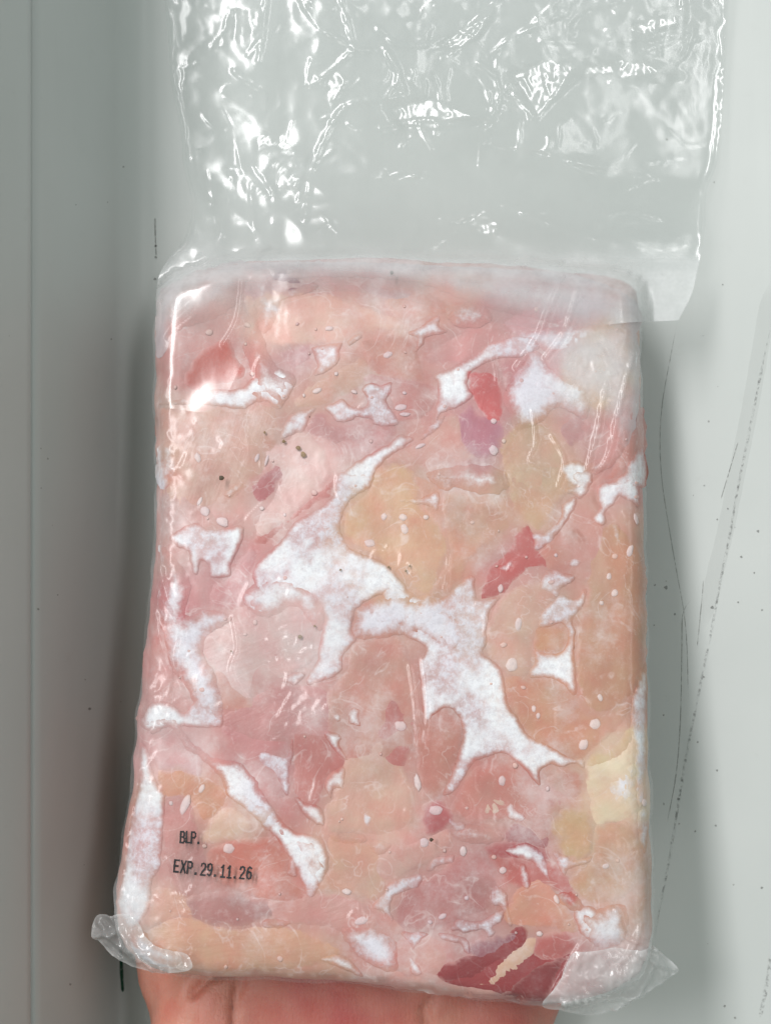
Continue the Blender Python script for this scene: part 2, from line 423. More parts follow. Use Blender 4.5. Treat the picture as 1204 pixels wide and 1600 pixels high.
ribbon('dirt_line', [(1204, 1490), (1196, 1540), (1186, 1590)], 8, M_DIRT)
ribbon('scratch', [(1092, 525), (1101, 524)], 3, M_DIRT); ribbon('scratch', [(1186, 461), (1194, 461)], 3, M_DIRT)
ribbon('scratch', [(139, 210), (138, 330), (137, 480), (137, 640)], 2.6, M_SCR)
ribbon('scratch', [(242, 340), (243, 380), (244, 400)], 3.5, M_SCR)
ribbon('green_stroke', [(189, 1480), (190, 1520), (192, 1551)], 7, M_GREEN)
def speck_on(px, py, r, material, name='dirt_speck'):
    n = 9; a = np.arange(n) * 2 * np.pi / n; rr = 0.7 * r * (0.7 + 0.6 * rng.random(n))
    P = np.stack([px + rr * np.cos(a), py + rr * np.sin(a)], 1); P = np.concatenate([P, [[px, py]]])
    q = on_panel(P); q[:, 2] += 0.00005; q[-1, 2] += 0.00025
    mesh_obj(name, q, [((i + 1) % n, i, n) for i in range(n)], material, panel, {'edge': np.ones(n + 1)})
M_SPK = m_dirt_and_reflection('dark grain', (0.06, 0.055, 0.045), 0.1, 0.5, 800, 0.36)
M_SPKL = m_dirt_and_reflection('faint grain', (0.22, 0.21, 0.19), 0.2, 0.6, 800, 0.45)
for p in ((1039, 918, 4), (1053, 960, 2.5), (1111, 949, 4), (1189, 953, 2.5), (1119, 1204, 2.5), (1189, 1387, 3), (1131, 1572, 2.5), (1117, 1290, 2.5),
          (1059, 1248, 3), (1060, 1287, 2), (1157, 870, 3), (1183, 830, 3), (1177, 895, 2), (1136, 795, 2), (1021, 977, 2), (1152, 941, 2),
          (5, 393, 4), (15, 525, 3), (174, 530, 2), (60, 952, 2.5), (140, 1107, 4), (110, 1538, 3), (243, 384, 3), (243, 402, 3), (242, 436, 3), (4, 308, 2)):
    speck_on(*p, M_SPK)
for k in range(20):
    speck_on(rng.uniform(1010, 1200), rng.uniform(180, 1595), rng.uniform(1.0, 2.6), M_SPKL)
for k in range(14):
    speck_on(rng.uniform(5, 235), rng.uniform(5, 1595), rng.uniform(1.0, 2.2), M_SPKL)

# ------------------------------------------------------------------ the pack's shape: a slab leaning on the hand
OUT = spline([(385, 410), (500, 405), (640, 407), (760, 414), (880, 424), (970, 438), (994, 466), (998, 520), (999, 600), (1004, 760), (1008, 900), (1010, 1050), (1013, 1200),
              (1015, 1300), (1018, 1420), (1012, 1490), (985, 1530), (920, 1560), (850, 1568), (780, 1562), (700, 1552), (560, 1535), (420, 1527), (340, 1528), (260, 1516), (212, 1494),
              (190, 1465), (182, 1400), (190, 1330), (205, 1250), (214, 1150), (222, 1060), (234, 970), (240, 900), (247, 820), (245, 740), (243, 640),
              (244, 550), (246, 490), (262, 452), (310, 428)], 6)
_t = np.gradient(OUT, axis=0); _t /= np.linalg.norm(_t, axis=1)[:, None]
OUT = OUT + np.stack([_t[:, 1], -_t[:, 0]], 1) * (5.0 * fbm(OUT[:, 0] / 55, OUT[:, 1] / 55, 23, 3))[:, None]   # lumpy outline
THK = 0.024
def zf(y): return 0.0255 + (0.0585 - y) * 0.205
def outline_xy(px):
    z = np.full(len(px), 0.03)
    for _ in range(12):
        x, y = unproj(px[:, 0], px[:, 1], z); z = zf(y) - THK / 2
    return np.stack([x, y], 1)
OXY = outline_xy(OUT[::3])
def rim_drop(d, R=0.0080):
    t = np.clip(d / R, 0, 1); return (THK / 2) * (1 - np.sqrt(np.clip(1 - (1 - t) ** 2, 0, 1)))
def front(x, y, grow=0.0, want_d=False):
    P = np.stack([x, y], 1); d = seg_dist(P, OXY); d = np.where(inside(P, OXY), d, -d) + grow
    z = zf(y) - rim_drop(d) + 0.0010 * fbm(x / 0.020, y / 0.020, 3, 2) * smooth(d / 0.01)
    return (z, d) if want_d else z
# table of the front surface by photo pixel, so that outlines can be laid onto it
GX, GY = np.arange(130, 1090, 8.0), np.arange(380, 1610, 8.0)
def build_table(off):
    X, Y = np.meshgrid(GX, GY); px, py = X.ravel(), Y.ravel(); z = np.full(len(px), 0.035)
    for _ in range(9):
        x, y = unproj(px, py, z); z = 0.35 * z + 0.65 * (front(x, y, off) + off)
    return z.reshape(X.shape)
TAB = build_table(0.0); TABF = build_table(0.0012)
def look(tab, px, py):
    u = np.clip((px - GX[0]) / 8.0, 0, len(GX) - 1.001); v = np.clip((py - GY[0]) / 8.0, 0, len(GY) - 1.001)
    i, j = u.astype(int), v.astype(int); u -= i; v -= j
    return (tab[j, i] * (1 - u) + tab[j, i + 1] * u) * (1 - v) + (tab[j + 1, i] * (1 - u) + tab[j + 1, i + 1] * u) * v
def lay(P, dz, tab=None):
    z = look(TAB if tab is None else tab, P[:, 0], P[:, 1])
    x, y = unproj(P[:, 0], P[:, 1], z)
    return np.stack([x, y, z + dz], 1)

block = empty('frozen_chicken_block', (0.0, -0.02, 0.0), 'slab of frozen pale pink chicken pieces and white frost inside the clear bag', 'meat')
bag = empty('plastic_bag', (0.0, -0.02, 0.0), 'clear plastic bag with a crinkled open top, printed with an expiry date', 'bag')

# the frozen core that everything is set in
P, F, d = grid_fill(OUT, 6.0)
x, y = unproj(P[:, 0], P[:, 1], 0.03)
for _ in range(10):
    x, y = unproj(P[:, 0], P[:, 1], zf(y) - THK / 2)
XY = np.stack([x, y], 1); zt, dd = front(x, y, 0.0, True)
dd = np.maximum(dd, 0); zt = zf(y) - rim_drop(dd) - 0.00012 + 0.0010 * fbm(x / 0.020, y / 0.020, 3, 2) * smooth(dd / 0.01)
zb = zf(y) - THK + rim_drop(dd) * 0.9 + 0.001
n = len(P); Vt = lay(P, -0.00012); Vb = np.stack([x, y, np.minimum(zb, np.minimum(zt, Vt[:, 2]) - 0.0002)], 1)
faces = [tuple(f) for f in F] + [tuple(int(i) + n for i in f[::-1]) for f in F] + [(b, a, a + n, b + n) for a, b in rim_edges(F)]
core_args = (P, F, Vt, Vb, faces)
# ------------------------------------------------------------------ chicken pieces: outline, colour, how far it bulges, order
PIECES = [
 # crop, outline, colour, bulge mm, kind (0 meat, 1 fat), fibre angle
 ('A', [(480,270),(600,230),(660,255),(800,250),(1000,310),(1180,390),(1150,425),(1000,435),(900,470),(760,492),(640,495),(560,470),(500,380)], (226,184,164), .6, 0, 10),
 ('A', [(470,240),(520,200),(600,170),(720,200),(860,210),(1100,230),(1204,260),(1204,330),(1080,300),(900,250),(700,260),(560,290),(490,290)], (206,166,160), .4, 0, 5),
 ('A', [(120,760),(210,748),(350,738),(480,752),(570,715),(630,765),(622,900),(580,1000),(510,1070),(420,1140),(300,1170),(190,1180),(130,1060)], (206,164,143), .9, 0, 70),
 ('C', [(130,20),(220,40),(330,120),(400,200),(480,150),(500,230),(470,225),(360,240),(240,225),(170,270),(130,180)], (203,156,143), .4, 0, 40),
 ('A', [(250,570),(315,485),(425,448),(455,520),(495,590),(450,636),(330,650),(300,682),(232,640)], (206,78,44), 2.0, 0, 60),
 ('A', [(655,330),(740,285),(805,330),(785,400),(705,412)], (204,122,120), .4, 0, 20),
 ('A', [(585,185),(660,160),(730,205),(840,195),(870,215),(740,235),(690,258),(640,255),(600,225)], (142,92,108), .4, 0, 0),
 ('A', [(620,520),(660,488),(740,493),(755,530),(710,575),(690,590),(650,560)], (190,138,134), .5, 0, 30),
 ('A', [(695,690),(760,640),(850,590),(990,520),(1010,600),(960,670),(900,700),(830,735),(760,745),(690,745)], (208,168,145), .8, 0, 25),
 ('A', [(975,450),(1100,425),(1190,455),(1230,560),(1240,640),(1110,630),(1010,590),(985,510)], (200,146,128), .8, 0, 60),
 ('A', [(735,840),(770,755),(840,755),(860,800),(1000,800),(1130,808),(1120,860),(1000,940),(930,890),(850,905),(800,880)], (193,138,132), .6, 0, 15),
 ('A', [(980,600),(1060,600),(1204,620),(1300,660),(1290,740),(1204,800),(1120,800),(1090,700),(990,640)], (198,140,130), .6, 0, 15),
 ('A', [(640,505),(690,480),(760,470),(780,520),(740,560),(690,580)], (196,146,142), .4, 0, 30),
 ('P', [(398,706),(440,690),(468,672),(492,682),(516,716),(520,742),(500,768),(470,800),(440,822),(412,846),(396,836),(404,806),(424,776),(436,740)], (224,190,178), 1.0, 1, 60),
 ('P', [(392,758),(418,732),(446,710),(444,744),(428,774),(410,788),(394,778)], (184,108,106), .5, 0, 55),
 ('P', [(522,746),(516,778),(486,796),(458,816),(426,846),(404,856),(390,846),(400,832),(430,820),(466,790),(496,764)], (198,122,110), .5, 0, 45),
 ('C', [(430,400),(500,300),(550,330),(520,420),(510,500),(490,560),(400,580),(335,545),(350,450),(400,440)], (204,142,138), .5, 0, 50),
 ('C', [(300,680),(440,610),(560,590),(700,520),(805,560),(785,680),(785,780),(640,862),(560,820),(520,900),(540,965),(420,930),(365,835),(315,760)], (216,180,170), .8, 0, 20),
 ('C', [(540,600),(640,690),(760,720),(780,780),(700,830),(600,810),(550,740)], (206,156,148), .5, 0, 20),
 ('C', [(360,830),(420,800),(490,900),(560,960),(520,1010),(400,1000),(370,930)], (206,152,134), .6, 0, 60),
 ('C', [(520,930),(640,880),(830,900),(850,1070),(800,1160),(500,1150),(400,1080),(395,1010)], (196,134,126), .6, 0, 30),
 ('C', [(945,700),(1100,678),(1160,690),(1190,820),(1200,960),(1190,1160),(1060,1240),(900,1200),(830,1080),(820,960),(830,900),(900,830)], (198,142,122), 1.0, 0, 75),
 ('P', [(585,730),(620,720),(652,740),(662,790),(690,825),(700,870),(672,930),(640,918),(600,885),(552,852),(532,826),(545,790),(572,770)], (216,172,132), 1.0, 0, 70),
 ('P', [(620,724),(650,740),(690,760),(700,810),(690,830),(664,800),(652,770)], (212,160,132), .5, 0, 70),
 ('D', [(200,90),(290,55),(400,100),(460,180),(400,245),(330,300),(270,395),(210,445),(140,445),(205,350),(230,280)], (208,158,126), .9, 0, 40),
 ('D', [(450,-10),(560,-90),(660,-20),(690,50),(640,105),(600,170),(560,212),(510,185),(470,150),(450,90)], (202,164,126), .9, 0, 60),
 ('D', [(470,215),(530,188),(550,270),(600,300),(590,350),(540,345),(420,440),(345,458),(370,340),(440,280)], (190,98,94), .5, 0, 40),
 ('D', [(550,280),(620,200),(700,80),(780,60),(800,180),(830,300),(740,400),(640,360),(590,350)], (198,138,118), .7, 0, 55),
 ('D', [(420,440),(560,380),(640,430),(580,520),(545,640),(530,730),(440,730),(365,655),(370,560)], (210,172,148), .9, 0, 60),
 ('D', [(720,310),(800,180),(880,220),(940,300),(948,500),(945,690),(905,800),(830,850),(760,865),(705,795),(690,640),(700,520),(735,430)], (198,146,110), 1.1, 0, 80),
 ('D', [(425,735),(530,735),(610,745),(690,805),(740,870),(820,860),(890,820),(870,900),(740,1020),(700,1040),(560,1000),(500,930),(450,830)], (204,148,114), .9, 0, 35),
 ('D', [(530,560),(600,540),(655,570),(645,640),(590,655),(540,640)], (206,152,112), .6, 0, 45),
 ('B', [(305,520),(355,508),(410,530),(432,620),(425,690),(370,695),(340,650),(308,600)], (206,90,92), .6, 0, 80),
 ('B', [(250,690),(310,620),(345,660),(430,690),(425,800),(340,830),(280,790)], (188,118,130), .5, 0, 80),
 ('B', [(240,385),(330,350),(430,350),(460,390),(400,425),(330,455),(230,495),(130,465),(180,420)], (206,150,142), .5, 0, 30),
 ('B', [(430,330),(540,270),(650,245),(680,300),(600,380),(500,390)], (210,160,158), .4, 0, 30),
 ('B', [(410,470),(470,470),(520,520),(480,580),(435,570)], (204,136,134), .4, 0, 40),
 ('B', [(0,250),(120,215),(220,250),(230,300),(130,335),(40,320)], (214,160,140), .5, 0, 10),
 ('B', [(415,770),(480,700),(570,700),(650,790),(630,940),(560,960),(455,940)], (202,164,126), .9, 0, 60),
 ('B', [(935,640),(945,790),(860,885),(760,930),(735,915),(820,860),(885,740)], (206,134,116), .5, 0, 70),
 ('B', [(755,430),(800,395),(840,470),(820,560),(800,650),(740,650),(735,540)], (208,172,134), .7, 0, 80),
 ('B', [(635,705),(700,675),(725,690),(722,755),(660,785)], (194,136,128), .5, 0, 50),
 ('B', [(130,760),(180,705),(260,650),(300,760),(330,835),(200,855),(60,850),(0,835),(50,790)], (212,164,148), .7, 0, 30),
 ('B', [(750,800),(830,660),(890,620),(920,640),(880,740),(820,850),(770,860)], (206,150,140), .6, 0, 60),
 ('E', [(300,205),(360,200),(440,212),(530,245),(570,310),(480,400),(420,310),(340,310)], (212,150,112), .7, 0, 40),
 ('E', [(500,385),(560,335),(640,370),(662,420),(570,475),(500,485),(450,460)], (224,190,162), 1.0, 1, 30),
 ('E', [(300,80),(400,110),(470,160),(470,230),(380,210),(300,200),(270,140)], (218,178,172), .6, 0, 40),
 ('E', [(328,305),(420,305),(475,470),(490,560),(430,680),(360,640),(325,500)], (196,136,124), .7, 0, 80),
 ('E', [(505,490),(640,450),(730,448),(805,500),(805,600),(860,685),(740,700),(560,645),(480,580)], (202,122,100), .8, 0, 50),
 ('E', [(400,690),(520,650),(640,665),(745,700),(730,765),(560,795),(440,765)], (178,122,112), .7, 0, 10),
 ('E', [(225,850),(280,790),(400,740),(560,790),(800,790),(985,870),(930,930),(700,965),(480,975),(300,935)], (208,160,126), 1.1, 0, 5),
 ('E', [(290,640),(360,640),(430,690),(440,760),(340,780),(270,800),(270,710)], (212,160,132), .6, 0, 40),
 ('E', [(545,30),(680,50),(800,70),(820,200),(800,300),(720,300),(600,150)], (198,136,130), .6, 0, 40),
 ('E', [(800,40),(940,55),(1010,150),(1010,195),(940,245),(900,345),(820,300),(810,150)], (192,118,106), .7, 0, 80),
 ('E', [(1000,160),(1060,110),(1160,60),(1230,180),(1280,300),(1260,400),(1150,450),(1060,440),(950,445),(920,350),(960,300)], (212,170,146), 1.0, 0, 75),
 ('E', [(945,450),(1080,465),(1145,530),(1170,650),(1120,695),(980,665),(880,665),(945,560)], (212,164,136), .8, 0, 20),
 ('E', [(700,700),(880,670),(980,665),(1120,720),(1230,790),(1204,890),(1060,830),(900,790),(760,780)], (202,148,134), .7, 0, 20),
 ('G', [(0,470),(80,460),(150,430),(240,400),(250,450),(190,520),(80,570),(0,600),(-60,560)], (212,166,150), .6, 0, 20),
 ('G', [(110,-20),(270,0),(275,140),(215,290),(140,305),(118,200)], (190,126,106), .8, 0, 80),
 ('G', [(0,-90),(95,-40),(105,100),(60,205),(0,220),(-60,150)], (192,116,104), .6, 0, 75),
 ('G', [(245,310),(320,188),(420,158),(510,205),(570,290),(595,420),(560,460),(450,385),(340,390),(240,355)], (200,130,112), .9, 0, 60),
 ('G', [(345,320),(385,262),(445,262),(440,330),(375,380)], (216,180,156), .8, 1, 40),
 ('G', [(440,400),(520,378),(592,430),(580,485),(500,470),(438,460)], (168,72,74), .4, 0, 30),
 ('G', [(606,380),(660,328),(740,350),(764,460),(740,508),(680,518),(618,472)], (210,172,124), 1.0, 1, 60),
 ('G', [(760,400),(880,375),(945,480),(935,600),(865,655),(760,685),(680,645),(655,590),(740,530)], (204,158,118), 1.0, 0, 60),
 ('G', [(425,725),(480,620),(560,565),(625,640),(705,745),(690,785),(560,765),(470,755)], (212,150,120), .8, 0, 40),
 ('G', [(370,490),(500,510),(600,520),(700,620),(680,690),(600,625),(480,625),(420,585)], (192,104,94), .5, 0, 40),
 ('G', [(50,650),(190,560),(320,480),(400,560),(395,680),(250,745),(130,785),(45,755)], (184,120,112), .7, 0, 20),
 ('G', [(190,905),(300,860),(460,770),(520,758),(505,840),(400,905),(340,955),(210,960)], (146,24,34), .5, 0, 30),
 ('G', [(420,1015),(480,940),(560,880),(670,855),(640,930),(600,1010),(560,1045)], (136,14,22), .6, 0, 50),
 ('G', [(300,825),(400,788),(500,775),(440,865),(330,895)], (146,78,96), .5, 0, 20),
 ('G', [(330,970),(380,940),(400,890),(460,850),(520,800),(555,805),(545,860),(470,930),(400,975)], (216,178,146), .9, 1, 40),
 ('G', [(-20,890),(100,935),(220,960),(340,975),(480,1020),(300,1015),(100,990),(-20,960)], (216,164,148), .6, 0, 10),
 ('G', [(555,790),(680,780),(695,850),(600,895),(535,870)], (190,102,96), .5, 0, 40),
 ('G', [(-30,790),(70,780),(190,800),(230,880),(190,930),(60,930),(-30,880)], (208,152,138), .6, 0, 20),
 ('G', [(590,215),(660,183),(718,210),(712,280),(660,292),(590,245)], (208,150,124), .6, 0, 40),
 ('G', [(735,150),(830,95),(905,20),(895,120),(760,210)], (216,190,142), .6, 0, 40),
 ('G', [(722,180),(770,150),(840,130),(905,60),(930,100),(922,200),(925,310),(885,370),(800,398),(758,382),(738,300),(730,230)], (236,216,178), 1.0, 1, 40),
 ('G', [(360,470),(470,440),(580,470),(600,540),(500,520),(400,520)], (176,70,72), .4, 0, 40),
 ('G', [(180,930),(330,880),(480,830),(640,800),(690,860),(640,960),(570,1045),(400,1015),(250,985)], (160,52,58), .3, 0, 20),
 ('G', [(135,320),(210,300),(250,350),(240,400),(150,430)], (194,100,104), .4, 0, 20),
 ('G', [(640,290),(600,330),(560,250),(620,300),(640,350)], (198,130,114), .3, 0, 20),
 ('C', [(95,660),(150,640),(190,780),(190,900),(120,950),(70,930),(60,800)], (204,146,136), .4, 0, 85),
 ('C', [(190,880),(230,850),(270,900),(260,940),(200,940)], (208,152,140), .5, 0, 40),
 ('C', [(205,610),(240,540),(268,560),(240,620)], (198,116,116), .4, 0, 60),
]
PIECES.sort(key=lambda q: q[2] != (160, 52, 58))
POLYS = [spline(T(q[0], q[1]), 3.0) for q in PIECES]
PC = []; PW = []
for q, poly in zip(PIECES, POLYS):          # sample points of every piece, for the colour the flesh fades to between pieces
    lo, hi = poly.min(0), poly.max(0); g = np.stack(np.meshgrid(np.arange(lo[0], hi[0], 20), np.arange(lo[1], hi[1], 20)), -1).reshape(-1, 2)
    g = g[inside(g, poly)]; g = np.concatenate([g, [poly.mean(0)]]); PW.append(g); PC.append(np.tile(lin(q[2]) if q[2][1] > 105 else 0.35 * lin(q[2]) + 0.65 * lin((208, 158, 148)), (len(g), 1)))
PW = np.concatenate(PW); PC = np.concatenate(PC)
def flesh_sum(P, r=26.0):
    out = np.zeros((len(P), 3))
    for i in range(0, len(P), 4000):
        w = np.exp(-((P[i:i + 4000, None] - PW[None]) ** 2).sum(2) / (r * r)) + 1e-6
        out[i:i + 4000] = (w @ PC) / w.sum(1)[:, None]
    return out
FX, FY = np.arange(130, 1100, 10.0), np.arange(380, 1610, 10.0)
_g = np.stack(np.meshgrid(FX, FY), -1).reshape(-1, 2); FT = flesh_sum(_g).reshape(len(FY), len(FX), 3)
def flesh(P):
    u = np.clip((P[:, 0] - FX[0]) / 10.0, 0, len(FX) - 1.001); v = np.clip((P[:, 1] - FY[0]) / 10.0, 0, len(FY) - 1.001)
    i, j = u.astype(int), v.astype(int); u = (u - i)[:, None]; v = (v - j)[:, None]
    return (FT[j, i] * (1 - u) + FT[j, i + 1] * u) * (1 - v) + (FT[j + 1, i] * (1 - u) + FT[j + 1, i + 1] * u) * v
def vary(c, P, seed, amt):
    a = fbm(P[:, 0] / 70, P[:, 1] / 70, seed, 3)[:, None]; b = fbm(P[:, 0] / 38 + 9, P[:, 1] / 38, seed + 9, 3)[:, None]
    c = c * (1 + amt * 1.6 * a); c = c * (1 + amt * b * np.array([0.3, -1.6, -1.4]))
    return np.concatenate([np.clip(c, 0, 1), np.ones((len(P), 1))], 1)
P, F, Vt, Vb, faces = core_args
KC = np.array([0.755, 0.655, 0.69])
def core_colour(P): return vary(flesh(P) * 0.85 * KC + 0.15 * lin((226, 192, 186)) * KC, P, 77, 0.14)
cc = core_colour(P)
fib = np.stack([P[:, 0] / 12, P[:, 1] / 60, P[:, 0] * 0], 1)
mesh_obj('frozen_core', np.concatenate([Vt, Vb]), faces, M_CORE, block, {'Col': np.concatenate([cc, cc]), 'fib': np.concatenate([fib, fib])},
         label='pale pink mass of meat and ice between the pieces')


DMAX = {}
def piece_colour(i, P, d, under=None):
    colr, kind = np.array(PIECES[i][2], float), PIECES[i][4]
    own = smooth((d - 1 + (8.0 if PIECES[i][2][1] > 105 else 6.0) * fbm(P[:, 0] / 24, P[:, 1] / 24, i, 3)) / np.clip(0.5 * DMAX[i], 3.0, 4.0 if i % 3 == 0 else 10.0))[:, None]
    if colr[1] > 105: colr = 0.94 * colr + 0.06 * np.array((228, 190, 184)); colr = np.array((196, 148, 134)) + (colr - np.array((196, 148, 134))) * 1.18   # frost lifts flesh apart in tone
    c = vary(np.tile(lin(colr) * (KC if colr[1] > 105 else np.array((0.76, 0.52, 0.50))), (len(P), 1)), P, 300 + i * 3, 0.12 if kind == 0 else 0.08)
    return c * own + (core_colour(P) if under is None else under) * (1 - own)
def colour_below(P):
    c = core_colour(P)
    for i, poly in enumerate(POLYS):
        lo, hi = poly.min(0), poly.max(0)
        k = np.where((P[:, 0] > lo[0]) & (P[:, 0] < hi[0]) & (P[:, 1] > lo[1]) & (P[:, 1] < hi[1]))[0]
        if len(k): k = k[inside(P[k], poly)]
        if len(k): c[k] = piece_colour(i, P[k], seg_dist(P[k], poly), c[k])
    return c
for i, (cr, pts, colr, bul, kind, ang) in enumerate(PIECES):
    poly = POLYS[i]
    # uneven, slightly torn rim
    t = np.gradient(poly, axis=0); t /= np.linalg.norm(t, axis=1)[:, None] + 1e-9
    nn = np.stack([-t[:, 1], t[:, 0]], 1)
    poly = poly + nn * (fbm(poly[:, 0] / 17, poly[:, 1] / 17, 200 + i, 3) * 5.0)[:, None]
    POLYS[i] = poly; size = np.ptp(poly, axis=0).max()
    P, F, d = grid_fill(poly, 5.0 if size > 90 else 3.4); DMAX[i] = d.max()
    dome = 1 - np.exp(-d / (7.0 if kind == 0 else 9.0))
    dz = (-0.00022 + (0.00018 + 0.00007 * bul) * dome) + 0.0000008 * i
    dz = dz + 0.00006 * fbm(P[:, 0] / 45, P[:, 1] / 45, i, 2) * dome
    if kind == 1: dz = dz + 0.00045 * np.abs(gnoise(P[:, 0] / 13, P[:, 1] / 13, i)) * dome
    V = lay(P, dz)
    c = piece_colour(i, P, d)
    # meat is redder where the membrane meets its neighbours
    a = math.radians(ang); u = P[:, 0] * math.cos(a) - P[:, 1] * math.sin(a); v = P[:, 0] * math.sin(a) + P[:, 1] * math.cos(a)
    fib = np.stack([u / 55, v / (7.0 + 5 * (i % 3)), np.full(len(P), i * 3.1)], 1)
    W, faces, src = solid(V, F, 0.0035)
    mesh_obj('fat_lump' if kind else 'chicken_piece', W, faces, M_FAT if kind else M_BLOOD if colr[1] < 60 or colr == (206, 78, 44) else M_MEAT, block,
             {'Col': c[src], 'fib': fib[src]})

